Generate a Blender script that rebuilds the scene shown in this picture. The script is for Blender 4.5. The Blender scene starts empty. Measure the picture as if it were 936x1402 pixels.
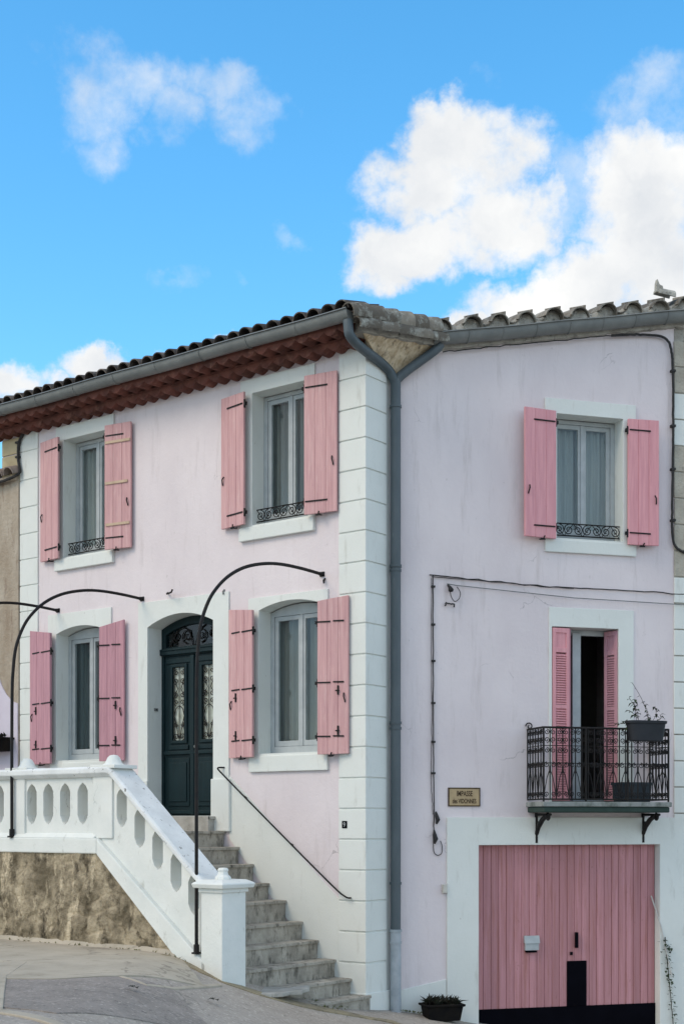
import bpy, bmesh, math, random
from mathutils import Matrix, Vector, noise as mnoise
from mathutils.geometry import tessellate_polygon

# ------------------------------------------------------------------ camera, sky, sun, exposure
S = bpy.context.scene
COL = S.collection
EYE = 2.2                                   # camera height above the foot of the house corner
R = math.radians
cam = bpy.data.objects.new('camera', bpy.data.cameras.new('camera')); COL.objects.link(cam)
cam.location = (0, 0, EYE); cam.rotation_euler = (R(90), 0, 0)
cam.data.sensor_fit = 'HORIZONTAL'; cam.data.sensor_width = 36
cam.data.lens = 36 * 1915 / 936; cam.data.shift_y = 0.455
cam.data.clip_start = .1; cam.data.clip_end = 2000
S.camera = cam
S.view_settings.view_transform = 'Standard'; S.view_settings.look = 'None'
S.view_settings.gamma = 1; S.view_settings.exposure = 0.34
S.view_settings.use_curve_mapping = False

SUN_AZ, SUN_EL = -118, 42                   # azimuth from +Y towards +X: behind the camera's left shoulder
sun = bpy.data.objects.new('sun', bpy.data.lights.new('sun', 'SUN')); COL.objects.link(sun)
sun.data.energy = 1.22; sun.data.angle = R(28); sun.data.color = (1, .84, .66)
sdir = Vector((math.sin(R(SUN_AZ)) * math.cos(R(SUN_EL)), math.cos(R(SUN_AZ)) * math.cos(R(SUN_EL)), math.sin(R(SUN_EL))))
sun.rotation_euler = (-sdir).to_track_quat('-Z', 'Y').to_euler(); sun.location = sdir * 60

world = bpy.data.worlds.new('World'); S.world = world; world.use_nodes = True
def build_sky():
    nt = world.node_tree; N = nt.nodes; Lk = nt.links; N.clear()
    def nd(t, **k):
        n = N.new(t)
        for a, b in k.items(): setattr(n, a, b)
        return n
    def math_(op, a, b=None, clamp=False):
        n = nd('ShaderNodeMath', operation=op, use_clamp=clamp)
        for i, v in enumerate((a, b)):
            if v is None: continue
            if isinstance(v, (int, float)): n.inputs[i].default_value = v
            else: Lk.new(v, n.inputs[i])
        return n.outputs[0]
    def maprange(v, a, b, c, d):
        n = nd('ShaderNodeMapRange', interpolation_type='SMOOTHSTEP')
        Lk.new(v, n.inputs[0])
        for i, q in enumerate((a, b, c, d)): n.inputs[i + 1].default_value = q
        return n.outputs[0]
    tc = nd('ShaderNodeTexCoord').outputs['Generated']
    sky = nd('ShaderNodeTexSky', sky_type='NISHITA'); sky.sun_disc = False
    sky.sun_elevation = R(SUN_EL); sky.sun_rotation = R(SUN_AZ)
    sky.altitude = 200; sky.air_density = 1.0; sky.dust_density = .35; sky.ozone_density = 2.2
    hs = nd('ShaderNodeHueSaturation'); hs.inputs['Hue'].default_value = .487
    hs.inputs['Saturation'].default_value = 1.3; hs.inputs['Value'].default_value = 2.36
    Lk.new(sky.outputs[0], hs.inputs['Color'])
    # clouds, by direction
    n1 = nd('ShaderNodeTexNoise'); n1.inputs['Scale'].default_value = 16; n1.inputs['Detail'].default_value = 6
    n1.inputs['Roughness'].default_value = .6
    Lk.new(tc, n1.inputs['Vector'])
    sub = nd('ShaderNodeVectorMath', operation='SUBTRACT'); Lk.new(n1.outputs['Color'], sub.inputs[0]); sub.inputs[1].default_value = (.5, .5, .5)
    sc = nd('ShaderNodeVectorMath', operation='SCALE'); Lk.new(sub.outputs[0], sc.inputs[0]); sc.inputs['Scale'].default_value = .075
    ad = nd('ShaderNodeVectorMath', operation='ADD'); Lk.new(tc, ad.inputs[0]); Lk.new(sc.outputs[0], ad.inputs[1])
    P = ad.outputs[0]
    n2 = nd('ShaderNodeTexNoise'); n2.inputs['Scale'].default_value = 23; n2.inputs['Detail'].default_value = 11
    n2.inputs['Roughness'].default_value = .64
    Lk.new(tc, n2.inputs['Vector'])
    fb = n2.outputs['Fac']
    def blobs(lst):
        f = None
        for az, el, rx, rz, w in lst:
            a, e = R(az), R(el)
            c = Vector((math.sin(a) * math.cos(e), math.cos(a) * math.cos(e), math.sin(e)))
            d = nd('ShaderNodeVectorMath', operation='SUBTRACT'); Lk.new(P, d.inputs[0]); d.inputs[1].default_value = c
            m = nd('ShaderNodeVectorMath', operation='MULTIPLY'); Lk.new(d.outputs[0], m.inputs[0])
            m.inputs[1].default_value = (1 / R(rx), 1 / R((rx + rz) / 2), 1 / R(rz))
            l = nd('ShaderNodeVectorMath', operation='LENGTH'); Lk.new(m.outputs[0], l.inputs[0])
            b = maprange(l.outputs['Value'], .25, 1.25, w, 0)
            f = b if f is None else math_('MAXIMUM', f, b)
        return f
    # azimuth, elevation, half width, half height (degrees), weight
    big = blobs([(5.1, 25.0, 3.4, 2.7, 1), (3.7, 24.4, 3.0, 2.0, 1), (6.2, 23.3, 3.3, 2.0, 1), (4.1, 26.2, 2.2, 1.7, 1), (2.7, 22.2, 2.9, 1.7, 1), (1.6, 21.3, 1.9, 1.2, .9), (5.2, 22.6, 2.6, 1.7, .85),
                 (12.4, 23.7, 3.6, 3.4, 1), (12.9, 21.4, 4.2, 3.2, 1), (10.4, 20.9, 3.4, 2.1, 1), (7.6, 20.2, 3.2, 1.6, 1), (5.6, 19.2, 2.4, 1.0, .9), (14.5, 20, 4, 3.4, 1),
                 (-14.0, 16.9, 2.6, 1.2, 1), (-12.0, 16.6, 1.8, .8, .9), (-9.8, 17.5, 2.6, .9, .85), (-7.2, 18.1, 2.4, .7, .75), (-5.0, 18.8, 1.6, .6, .6),
                 (-32, 24, 9, 4, 1), (35, 22, 10, 5, 1), (60, 30, 14, 6, 1), (-70, 25, 16, 6, 1)])
    wisp = blobs([(-10.2, 27.3, 2.4, 2.6, .74), (-9.6, 25.5, 2.0, 1.5, .6), (-8.2, 27.5, 2.4, 1.6, .70), (-6.6, 26.3, 1.9, 1.6, .66), (-5.0, 27.8, 2.6, 1.1, .70), (-3.4, 26.9, 2.2, 1.6, .68),
                  (-2.0, 22.8, 1.1, .7, .56), (-6.6, 21.3, 1.9, .9, .48), (-4.6, 20.9, 1.0, .6, .42), (12.8, 26.4, 3.2, 1.9, .74), (6.2, 27.9, .7, .8, .42), (9.2, 24.0, 2.6, 2.0, .82), (7.4, 25.6, 1.5, 1.2, .6)])
    nz = math_('SUBTRACT', fb, .5)
    dbig = maprange(math_('ADD', big, math_('MULTIPLY', nz, 1.45)), .24, .90, 0, 1)
    dw = maprange(math_('ADD', wisp, math_('MULTIPLY', nz, 1.5)), .30, 1.2, 0, .66)
    # unseen broken cloud added behind the camera, cover set to light the facades
    n3 = nd('ShaderNodeTexNoise'); n3.inputs['Scale'].default_value = 3; n3.inputs['Detail'].default_value = 7; Lk.new(tc, n3.inputs['Vector'])
    sp = nd('ShaderNodeSeparateXYZ'); Lk.new(tc, sp.inputs[0])
    back = maprange(sp.outputs['Y'], .45, .1, 0, 1)
    dback = math_('MULTIPLY', maprange(n3.outputs['Fac'], .36, .56, .25, .97), back)
    dback = math_('MULTIPLY', dback, maprange(sp.outputs['X'], -.25, .5, 1, .6))
    dens = math_('MAXIMUM', math_('MAXIMUM', dbig, dw), dback)
    ramp = nd('ShaderNodeValToRGB')
    ramp.color_ramp.elements[0].position = .25; ramp.color_ramp.elements[0].color = (5.7, 6.0, 6.4, 1)
    ramp.color_ramp.elements[1].position = .62; ramp.color_ramp.elements[1].color = (8.1, 8.1, 8.0, 1)
    n4 = nd('ShaderNodeTexNoise'); n4.inputs['Scale'].default_value = 13; n4.inputs['Detail'].default_value = 5; Lk.new(P, n4.inputs['Vector'])
    Lk.new(n4.outputs['Fac'], ramp.inputs[0])
    mix = nd('ShaderNodeMix', data_type='RGBA'); Lk.new(dens, mix.inputs['Factor'])
    gain = nd('ShaderNodeVectorMath', operation='SCALE'); Lk.new(ramp.outputs[0], gain.inputs[0]); Lk.new(maprange(sp.outputs['X'], .3, .85, 1, 1.75), gain.inputs['Scale'])   # unseen cloud on the right brightened, added fill for right-facing walls
    Lk.new(hs.outputs[0], mix.inputs['A']); Lk.new(gain.outputs[0], mix.inputs['B'])
    bg = nd('ShaderNodeBackground'); bg.inputs['Strength'].default_value = .1
    Lk.new(mix.outputs['Result'], bg.inputs['Color'])
    out = nd('ShaderNodeOutputWorld'); Lk.new(bg.outputs[0], out.inputs[0])
build_sky()

# ------------------------------------------------------------------ frames: x right along the facade, y into the house, z above eye level
CX, CY = .274, 16.4
FL = Matrix.Translation((CX, CY, EYE)) @ Matrix.Rotation(R(-37.4), 4, 'Z')       # street front with the stairs
PX, PY = (FL @ Vector((0, .487, 0))).xy
FR = Matrix.Translation((PX, PY, EYE)) @ Matrix.Rotation(R(15.9), 4, 'Z')        # side front with the garage
FW = Matrix.Translation((0, 0, EYE))
def wl(x, y, z): return FW.inverted() @ (FL @ Vector((x, y, z)))
def wr(x, y, z): return FW.inverted() @ (FR @ Vector((x, y, z)))

# ------------------------------------------------------------------ materials
MATS = {}
def mat(name, c1, c2=None, scale=3, rough=.8, bump=.0, bscale=40, streak=None, detail=6, metal=0, lo=.35, hi=.65, island=0, spec=.3,
        dirt=None, crack=None, spots=None, d2=(6, .6, .7), dscale=9, dlo=.6, dhi=.72, dstretch=(1, 1, 1), bdist=.01):
    m = bpy.data.materials.new(name); m.use_nodes = True; MATS[name] = m
    nt = m.node_tree; N = nt.nodes; Lk = nt.links
    b = N['Principled BSDF']; b.inputs['Roughness'].default_value = rough; b.inputs['Metallic'].default_value = metal
    b.inputs['Specular IOR Level'].default_value = spec
    geo = N.new('ShaderNodeNewGeometry')
    def vec(stretch):
        if stretch is None or tuple(stretch) == (1, 1, 1): return geo.outputs['Position']
        mp = N.new('ShaderNodeVectorMath'); mp.operation = 'MULTIPLY'; Lk.new(geo.outputs['Position'], mp.inputs[0]); mp.inputs[1].default_value = stretch
        return mp.outputs[0]
    def noise(sc, st=None, det=6, ro=.6):
        n = N.new('ShaderNodeTexNoise'); n.inputs['Scale'].default_value = sc; n.inputs['Detail'].default_value = det; n.inputs['Roughness'].default_value = ro
        Lk.new(vec(st), n.inputs['Vector']); return n.outputs['Fac']
    def rng(v, a, b_):
        n = N.new('ShaderNodeMapRange'); Lk.new(v, n.inputs[0]); n.inputs[1].default_value = a; n.inputs[2].default_value = b_; return n.outputs[0]
    def mixc(f, a, c):
        n = N.new('ShaderNodeMix'); n.data_type = 'RGBA'
        Lk.new(f, n.inputs['Factor'])
        if isinstance(a, tuple): n.inputs['A'].default_value = (*a, 1)
        else: Lk.new(a, n.inputs['A'])
        if isinstance(c, tuple): n.inputs['B'].default_value = (*c, 1)
        else: Lk.new(c, n.inputs['B'])
        return n.outputs['Result']
    if c2 is None: c2 = tuple(v * .86 for v in c1)
    col = mixc(rng(noise(scale, streak, detail), lo, hi), c1, c2)
    if island:
        ob = geo.outputs['Random Per Island']
        col = mixc(rng(ob, 0, 1 / island), col, tuple(v * .55 for v in c2))
    if dirt:
        col = mixc(rng(noise(dscale, dstretch, 8, .7), dlo, dhi), col, dirt)
    if crack:
        nv = N.new('ShaderNodeTexNoise'); nv.inputs['Scale'].default_value = 4; nv.inputs['Detail'].default_value = 5; Lk.new(geo.outputs['Position'], nv.inputs['Vector'])
        sc_ = N.new('ShaderNodeVectorMath'); sc_.operation = 'SCALE'; Lk.new(nv.outputs['Color'], sc_.inputs[0]); sc_.inputs['Scale'].default_value = .35
        ad_ = N.new('ShaderNodeVectorMath'); Lk.new(geo.outputs['Position'], ad_.inputs[0]); Lk.new(sc_.outputs[0], ad_.inputs[1])
        vo = N.new('ShaderNodeTexVoronoi'); vo.feature = 'DISTANCE_TO_EDGE'; vo.inputs['Scale'].default_value = crack[0]; Lk.new(ad_.outputs[0], vo.inputs['Vector'])
        ln = rng(vo.outputs['Distance'], crack[1], crack[1] * .35); mk = rng(noise(1.3, None, 3), crack[2], crack[2] + .08)
        mu = N.new('ShaderNodeMath'); mu.operation = 'MULTIPLY'; mu.use_clamp = True; Lk.new(ln, mu.inputs[0]); Lk.new(mk, mu.inputs[1])
        col = mixc(mu.outputs[0], col, tuple(v * .7 for v in c2))
    if spots: col = mixc(rng(noise(d2[0], (1, 1, .6), 10, .72), d2[1], d2[2]), col, spots)
    Lk.new(col, b.inputs['Base Color'])
    if bump:
        bp = N.new('ShaderNodeBump'); bp.inputs['Strength'].default_value = bump; bp.inputs['Distance'].default_value = bdist
        Lk.new(noise(bscale, None, 8, .65), bp.inputs['Height']); Lk.new(bp.outputs[0], b.inputs['Normal'])
    return m
M_pink = mat('pale pink plaster', (.755, .685, .69), (.685, .615, .625), 1.3, .9, .45, 18, streak=(1, 1, .6), lo=.36, hi=.66, dirt=(.53, .47, .46), dscale=2.4, dlo=.55, dhi=.86, dstretch=(3.5, 3.5, .4), spots=(.50, .45, .44), d2=(13, .645, .73), crack=(.9, .0055, .585))
M_white = mat('white masonry paint', (.74, .762, .722), (.665, .69, .65), 1.6, .8, .25, 30, lo=.3, hi=.8, dirt=(.50, .50, .45), dscale=4, dlo=.57, dhi=.85, dstretch=(2.2, 2.2, .5), spots=(.46, .46, .42), d2=(15, .66, .74))
M_bal = mat('white balustrade paint', crack=(1.6, .008, .55), c1=(.755, .772, .735), c2=(.64, .67, .64), scale=2.6, rough=.75, bump=.5, bscale=26, lo=.32, hi=.8, dirt=(.36, .36, .32), dscale=6, dlo=.60, dhi=.80, dstretch=(1.4, 1.4, .7))
M_cap = mat('chipped white cap paint', (.78, .80, .79), (.66, .68, .67), 4, .75, .5, 26, dirt=(.16, .16, .15), dscale=15, dlo=.615, dhi=.66)
M_shut = mat('pink shutter paint', (.645, .39, .385), (.525, .295, .30), 3.2, .75, .35, 60, streak=(9, 9, .5), lo=.34, hi=.66, dirt=(.68, .48, .46), dscale=5, dlo=.54, dhi=.76, spots=(.30, .16, .155), d2=(17, .66, .74), dstretch=(6, 6, .5))
M_shut2 = mat('mauve and shaded shutter paint', (.55, .295, .335), (.43, .225, .265), 3.2, .75, .35, 60, streak=(9, 9, .5), lo=.34, hi=.66, dirt=(.36, .19, .215), dscale=5, dlo=.55, dhi=.78, spots=(.26, .14, .15), d2=(17, .66, .74), dstretch=(6, 6, .5))
M_shutr = mat('rose shutter paint', (.74, .36, .385), (.63, .285, .315), 3.2, .7, .3, 60, streak=(9, 9, .5), lo=.34, hi=.66, dirt=(.5, .22, .24), dscale=5, dlo=.58, dhi=.8, spots=(.34, .15, .16), d2=(17, .68, .75), dstretch=(6, 6, .5))
M_garage = mat('weathered pink boards', (.60, .30, .325), (.45, .21, .22), 2.4, .8, .35, 60, streak=(10, 10, .3), lo=.34, hi=.66, dirt=(.36, .15, .125), dscale=2.6, dlo=.50, dhi=.74, dstretch=(9, 9, .5), spots=(.26, .115, .11), d2=(15, .62, .74), island=.42)
M_iron = mat('black iron', (.009, .010, .012), (.020, .017, .015), 12, .6, .3, 60, spec=.2)
M_cable = mat('black cable', (.02, .02, .022), (.04, .038, .036), 9, .7)
M_frame = mat('grey white joinery', (.44, .475, .48), (.36, .395, .405), 6, .5, spec=.4)
M_curt3 = mat('deep grey blind', (.085, .11, .115), (.06, .08, .085), 3, .9, streak=(9, 9, .3))
M_door = mat('dark teal door paint', (.006, .022, .026), (.004, .015, .018), 4, .5, .2, 40, streak=(5, 5, .6), spec=.22)
M_zinc = mat('grey zinc', (.19, .20, .19), (.14, .15, .145), 4, .5, .15, 30, spec=.5, dirt=(.2, .2, .18), dscale=6, dlo=.62, dhi=.75)
M_zinc2 = mat('pale painted pipe', (.40, .44, .47), (.28, .32, .35), 5, .6, .2, 30)
M_pipe = mat('slate grey pipe', (.085, .108, .122), (.06, .082, .094), 3, .5, .1, 30, streak=(2, 2, .6), spec=.5, dirt=(.28, .31, .32), dscale=5, dlo=.66, dhi=.72, dstretch=(5, 5, .4))
M_tile = mat('weathered dark tiles', (.20, .165, .14), (.115, .097, .085), 7, .9, .6, 40, island=2.0, dirt=(.30, .29, .25), dscale=9, dlo=.55, dhi=.75)
M_tiler = mat('lichen grey tiles', (.38, .34, .28), (.24, .21, .17), 7, .9, .8, 40, island=2.0, dirt=(.42, .42, .37), dscale=10, dlo=.5, dhi=.72)
M_mortar = mat('lichen mortar', (.50, .48, .42), (.32, .30, .26), 6, .95, 1.0, 30, dirt=(.12, .12, .10), dscale=11, dlo=.56, dhi=.68, bdist=.02)
M_geno = mat('red brown eave tiles', (.17, .062, .045), (.085, .034, .026), 5, .85, .5, 40, dirt=(.25, .12, .085), dscale=7, dlo=.55, dhi=.75)  # base darkened so the colour carries the shade under the eave
M_corbel = mat('stained beige render', (.74, .63, .46), (.46, .35, .22), 4, .95, .7, 24, streak=(4, 4, .35), dirt=(.13, .10, .075), dscale=4, dlo=.54, dhi=.72, dstretch=(4, 4, .3))
M_stone = mat('brown stained rubble render', (.43, .36, .25), (.17, .14, .092), 2.4, .95, .8, 14, detail=12, lo=.42, hi=.58, dirt=(.64, .54, .38), dscale=2.3, dlo=.535, dhi=.63, dstretch=(1.8, 1.8, .5), bdist=.06, spots=(.05, .04, .026), d2=(5.5, .51, .66))  # dark spots: dirt, plus crevice shade put into the colour
M_block = mat('bare limestone', (.50, .465, .385), (.37, .34, .28), 4, .95, .8, 26, dirt=(.19, .18, .16), dscale=9, dlo=.55, dhi=.75, bdist=.02)
M_ochre = mat('ochre bare stone', (.52, .44, .28), (.42, .34, .21), 4, .95, .6, 26, dirt=(.28, .22, .15), dscale=8, dlo=.6, dhi=.75)
M_tan = mat('flaking tan render', (.46, .40, .32), (.33, .265, .195), 2.6, .95, .9, 14, streak=(1, 1, .6), dirt=(.20, .135, .10), dscale=4, dlo=.55, dhi=.72, dstretch=(2.5, 2.5, .6), bdist=.03)
M_lav = mat('pale lilac patch', (.63, .58, .65), (.55, .50, .57), 1.5, .9, .3, 24)
M_step = mat('worn concrete steps', (.46, .425, .36), (.28, .257, .215), 4, .95, .8, 24, dirt=(.07, .065, .052), dscale=5, dlo=.50, dhi=.70, dstretch=(2.2, 2.2, 1.0), bdist=.015)
M_tread = mat('pale worn nosing', (.47, .455, .415), (.33, .32, .285), 5, .95, .7, 24, dirt=(.13, .12, .095), dscale=6, dlo=.56, dhi=.74, bdist=.015)
M_conc = mat('pale concrete pavement', (.46, .405, .32), (.38, .335, .265), 2.2, .95, .35, 35, dirt=(.29, .255, .19), dscale=3, dlo=.52, dhi=.74, spots=(.24, .215, .17), d2=(34, .60, .72), bdist=.01, crack=(.8, .012, .46))
M_yel = mat('sandy edge', (.36, .30, .19), (.24, .21, .15), 5, .95, 1, 30, dirt=(.15, .13, .09), dscale=9, dlo=.52, dhi=.7, bdist=.02)
M_road = mat('worn asphalt', (.37, .33, .285), (.30, .268, .23), 2.0, .95, .5, 45, dirt=(.56, .50, .43), dscale=24, dlo=.54, dhi=.66, spots=(.12, .108, .095), d2=(20, .56, .68), bdist=.012, crack=(.7, .012, .48))
M_patch = mat('dark asphalt patch', (.29, .255, .225), (.22, .195, .172), 3.0, .95, .5, 45, dirt=(.44, .395, .35), dscale=24, dlo=.54, dhi=.66, spots=(.08, .072, .064), d2=(20, .55, .68), bdist=.012)
M_dark = mat('black plate', (.003, .003, .006), (.002, .002, .004), 4, .7, spec=.04)
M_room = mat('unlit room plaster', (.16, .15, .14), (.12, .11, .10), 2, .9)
M_curt = mat('grey net curtain', (.40, .405, .39), (.31, .315, .305), 3, .9, streak=(9, 9, .3))
M_curt2 = mat('dark grey blind', (.19, .197, .186), (.145, .152, .144), 3, .9, streak=(9, 9, .3))
M_slab = mat('balcony stone', (.30, .32, .31), (.2, .22, .21), 4, .9, .5, 30, dirt=(.06, .075, .06), dscale=6, dlo=.5, dhi=.7, dstretch=(1, 1, .6))
M_slabd = mat('dark green slab edge', (.035, .062, .052), (.025, .045, .038), 6, .8, .4, 30)  # dark green tone of the lower balcony moulding
M_pot = mat('charcoal plastic', (.028, .031, .037), (.02, .023, .028), 5, .6, spec=.2)
M_pot2 = mat('slate blue plastic', (.030, .046, .060), (.024, .036, .048), 5, .5, spec=.4)
M_potb = mat('black trough', (.006, .006, .007), (.014, .012, .010), 7, .8, spec=.08)
M_soil = mat('potting soil', (.05, .035, .025), (.03, .022, .016), 30, 1)
M_leaf = mat('dark green leaf', (.040, .065, .028), (.022, .038, .018), 20, .6)
M_leafr = mat('dark reddish leaf', (.035, .028, .026), (.02, .03, .016), 20, .6)
M_leafy = mat('yellow green weed', (.16, .16, .05), (.08, .10, .035), 20, .8)
M_stem = mat('thin stem', (.07, .06, .045), (.05, .045, .035), 20, .8)
M_cane = mat('white cane', (.55, .55, .52), (.45, .45, .42), 20, .7)
M_sign = mat('tan enamel', (.46, .35, .20), (.38, .28, .16), 9, .55, dirt=(.27, .19, .11), dscale=14, dlo=.58, dhi=.75)
M_ink = mat('brown lettering', (.045, .027, .012), (.06, .035, .016), 20, .7)
M_num = mat('white numeral', (.36, .38, .38), (.3, .32, .32), 20, .6)
M_wood = mat('bare batten', (.60, .46, .33), (.48, .36, .25), 8, .8)
M_box = mat('cream plastic', (.58, .56, .50), (.5, .48, .43), 10, .6)
M_glassw = mat('frosted pale glass', (.52, .56, .50), (.36, .38, .30), 9, .35, spec=.5)
M_terr = mat('terracotta shard', (.33, .26, .22), (.22, .19, .17), 8, .9, .5, 40)
def glass_mat():
    m = bpy.data.materials.new('window glass'); m.use_nodes = True; nt = m.node_tree; N = nt.nodes; Lk = nt.links; N.clear()
    t = N.new('ShaderNodeBsdfTransparent'); t.inputs[0].default_value = (.90, .94, .94, 1)
    g = N.new('ShaderNodeBsdfGlossy'); g.inputs['Roughness'].default_value = .03; g.inputs[0].default_value = (.9, .95, 1, 1)
    f = N.new('ShaderNodeFresnel'); f.inputs[0].default_value = 1.5
    geo = N.new('ShaderNodeNewGeometry'); nz = N.new('ShaderNodeTexNoise'); nz.inputs['Scale'].default_value = 1.6
    Lk.new(geo.outputs['Position'], nz.inputs['Vector'])
    bp = N.new('ShaderNodeBump'); bp.inputs['Strength'].default_value = .25; bp.inputs['Distance'].default_value = .02
    Lk.new(nz.outputs['Fac'], bp.inputs['Height']); Lk.new(bp.outputs[0], g.inputs['Normal'])
    x = N.new('ShaderNodeMixShader'); o = N.new('ShaderNodeOutputMaterial')
    iv = N.new('ShaderNodeMath'); iv.operation = 'SUBTRACT'; iv.inputs[0].default_value = 1; Lk.new(geo.outputs['Backfacing'], iv.inputs[1])
    ff = N.new('ShaderNodeMath'); ff.operation = 'MULTIPLY'; Lk.new(f.outputs[0], ff.inputs[0]); Lk.new(iv.outputs[0], ff.inputs[1])
    Lk.new(ff.outputs[0], x.inputs[0]); Lk.new(t.outputs[0], x.inputs[1]); Lk.new(g.outputs[0], x.inputs[2]); Lk.new(x.outputs[0], o.inputs[0])
    return m
M_glass = glass_mat()

# ------------------------------------------------------------------ mesh building
WM = {}
def world_of(o): return WM.get(o.name, Matrix.Identity(4))
class G:
    def __init__(s): s.v = []; s.f = []
    def add(s, vs, fs):
        n = len(s.v); s.v += [Vector(p) for p in vs]; s.f += [tuple(i + n for i in q) for q in fs]; return s
    def box(s, x0, x1, y0, y1, z0, z1):
        return s.add([(x, y, z) for x in (x0, x1) for y in (y0, y1) for z in (z0, z1)],
                     [(0, 1, 3, 2), (4, 6, 7, 5), (0, 4, 5, 1), (2, 3, 7, 6), (0, 2, 6, 4), (1, 5, 7, 3)])
    def prism(s, poly, a, b, holes=(), axis='y'):
        loops = [list(poly)] + [list(h) for h in holes]
        pts = [p for l in loops for p in l]
        tri = tessellate_polygon([[Vector((p[0], p[1], 0)) for p in l] for l in loops])
        m = (lambda p, d: (p[0], d, p[1])) if axis == 'y' else (lambda p, d: (p[0], p[1], d)) if axis == 'z' else (lambda p, d: (d, p[0], p[1]))
        n = len(pts); fs = [tuple(t) for t in tri] + [tuple(i + n for i in reversed(t)) for t in tri]
        k = 0
        for l in loops:
            for i in range(len(l)):
                j = (i + 1) % len(l); fs.append((k + i, k + j, k + j + n, k + i + n))
            k += len(l)
        return s.add([m(p, a) for p in pts] + [m(p, b) for p in pts], fs)
    def tube(s, pts, r, n=8, cap=True):
        pts = [Vector(p) for p in pts]; rs = r if isinstance(r, (list, tuple)) else [r] * len(pts)
        vs = []; u = None
        for i, p in enumerate(pts):
            t = (pts[min(i + 1, len(pts) - 1)] - pts[max(i - 1, 0)]).normalized()
            if u is None:
                u = t.orthogonal().normalized()
            else:
                u = (u - t * u.dot(t)); u = u.normalized() if u.length > 1e-6 else t.orthogonal().normalized()
            w = t.cross(u)
            for k in range(n):
                a = 2 * math.pi * k / n; vs.append(p + (u * math.cos(a) + w * math.sin(a)) * rs[i])
        fs = []
        for i in range(len(pts) - 1):
            for k in range(n):
                k2 = (k + 1) % n; fs.append((i * n + k, i * n + k2, (i + 1) * n + k2, (i + 1) * n + k))
        if cap: fs += [tuple(range(n))[::-1], tuple((len(pts) - 1) * n + k for k in range(n))]
        return s.add(vs, fs)
    def lathe(s, prof, c, n=16):
        vs = [(c[0] + r * math.cos(2 * math.pi * k / n), c[1] + r * math.sin(2 * math.pi * k / n), c[2] + z) for r, z in prof for k in range(n)]
        fs = [(i * n + k, i * n + (k + 1) % n, (i + 1) * n + (k + 1) % n, (i + 1) * n + k) for i in range(len(prof) - 1) for k in range(n)]
        fs += [tuple(range(n))[::-1], tuple((len(prof) - 1) * n + k for k in range(n))]
        return s.add(vs, fs)
    def grid(s, fn, nu, nv):
        vs = [fn(i / nu, j / nv) for i in range(nu + 1) for j in range(nv + 1)]
        fs = [(i * (nv + 1) + j, i * (nv + 1) + j + 1, (i + 1) * (nv + 1) + j + 1, (i + 1) * (nv + 1) + j) for i in range(nu) for j in range(nv)]
        return s.add(vs, fs)
    def shell(s, fn, nu, nv, off):                      # a bent sheet with thickness
        a = G(); a.grid(fn, nu, nv); n = len(a.v)
        bm = bmesh.new(); bv = [bm.verts.new(p) for p in a.v]
        for q in a.f: bm.faces.new([bv[i] for i in q])
        bm.normal_update(); nr = [v.normal.copy() for v in bv]; bm.free()
        vs = a.v + [p + q * off for p, q in zip(a.v, nr)]
        fs = a.f + [tuple(i + n for i in reversed(q)) for q in a.f]
        rim = [i * (nv + 1) for i in range(nu + 1)] + [nu * (nv + 1) + j for j in range(1, nv + 1)] + [i * (nv + 1) + nv for i in range(nu - 1, -1, -1)] + list(range(nv - 1, 0, -1))
        fs += [(rim[k], rim[(k + 1) % len(rim)], rim[(k + 1) % len(rim)] + n, rim[k] + n) for k in range(len(rim))]
        return s.add(vs, fs)
    def build(s, name, m, parent=None, frame=FL, smooth=False, bevel=0, label=None, kind=None, seg=2):
        inv = world_of(parent).inverted() if parent else Matrix.Identity(4)
        me = bpy.data.meshes.new(name); T = inv @ frame
        me.from_pydata([T @ p for p in s.v], [], s.f)
        bm = bmesh.new(); bm.from_mesh(me); bmesh.ops.recalc_face_normals(bm, faces=bm.faces); bm.to_mesh(me); bm.free()
        me.materials.append(m)
        o = bpy.data.objects.new(name, me); COL.objects.link(o)
        if smooth:
            for p in me.polygons: p.use_smooth = True
            if smooth != 'all': me.set_sharp_from_angle(angle=R(40))
        if bevel:
            b = o.modifiers.new('bevel', 'BEVEL'); b.width = bevel; b.segments = seg; b.limit_method = 'ANGLE'; b.angle_limit = R(40)
        if parent: o.parent = parent; WM[o.name] = world_of(parent)
        if label: o['label'] = label
        if kind: o['kind'] = kind
        return o
def thing(name, label, cat, frame, base, group=None):
    o = bpy.data.objects.new(name, None); COL.objects.link(o); o.empty_display_size = .2
    rot = frame.to_3x3().to_4x4(); m = Matrix.Translation(frame @ Vector(base)) @ rot
    o.location = m.translation; o.rotation_euler = m.to_euler(); WM[o.name] = m
    o['label'] = label; o['category'] = cat
    if group: o['group'] = group
    return o
def rect(x0, x1, z0, z1): return [(x0, z0), (x1, z0), (x1, z1), (x0, z1)]
def archpoly(x0, x1, z0, zs, rise, n=14):
    if not rise: return rect(x0, x1, z0, zs)
    return [(x0, z0), (x1, z0)] + [(x1 + (x0 - x1) * i / n, zs + rise * (1 - (2 * i / n - 1) ** 2)) for i in range(n + 1)]
def fr(base, x, y, z, ang=0): return base @ Matrix.Translation((x, y, z)) @ Matrix.Rotation(R(ang), 4, 'Z')
def spiral(c, r, turns, a0, sgn=1, n=14):               # in the x z plane
    return [(c[0] + r * (1 - .78 * i / n) * math.cos(a0 + sgn * 2 * math.pi * turns * i / n), c[1], c[2] + r * (1 - .78 * i / n) * math.sin(a0 + sgn * 2 * math.pi * turns * i / n)) for i in range(n + 1)]
rnd = random.Random(7)

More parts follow.
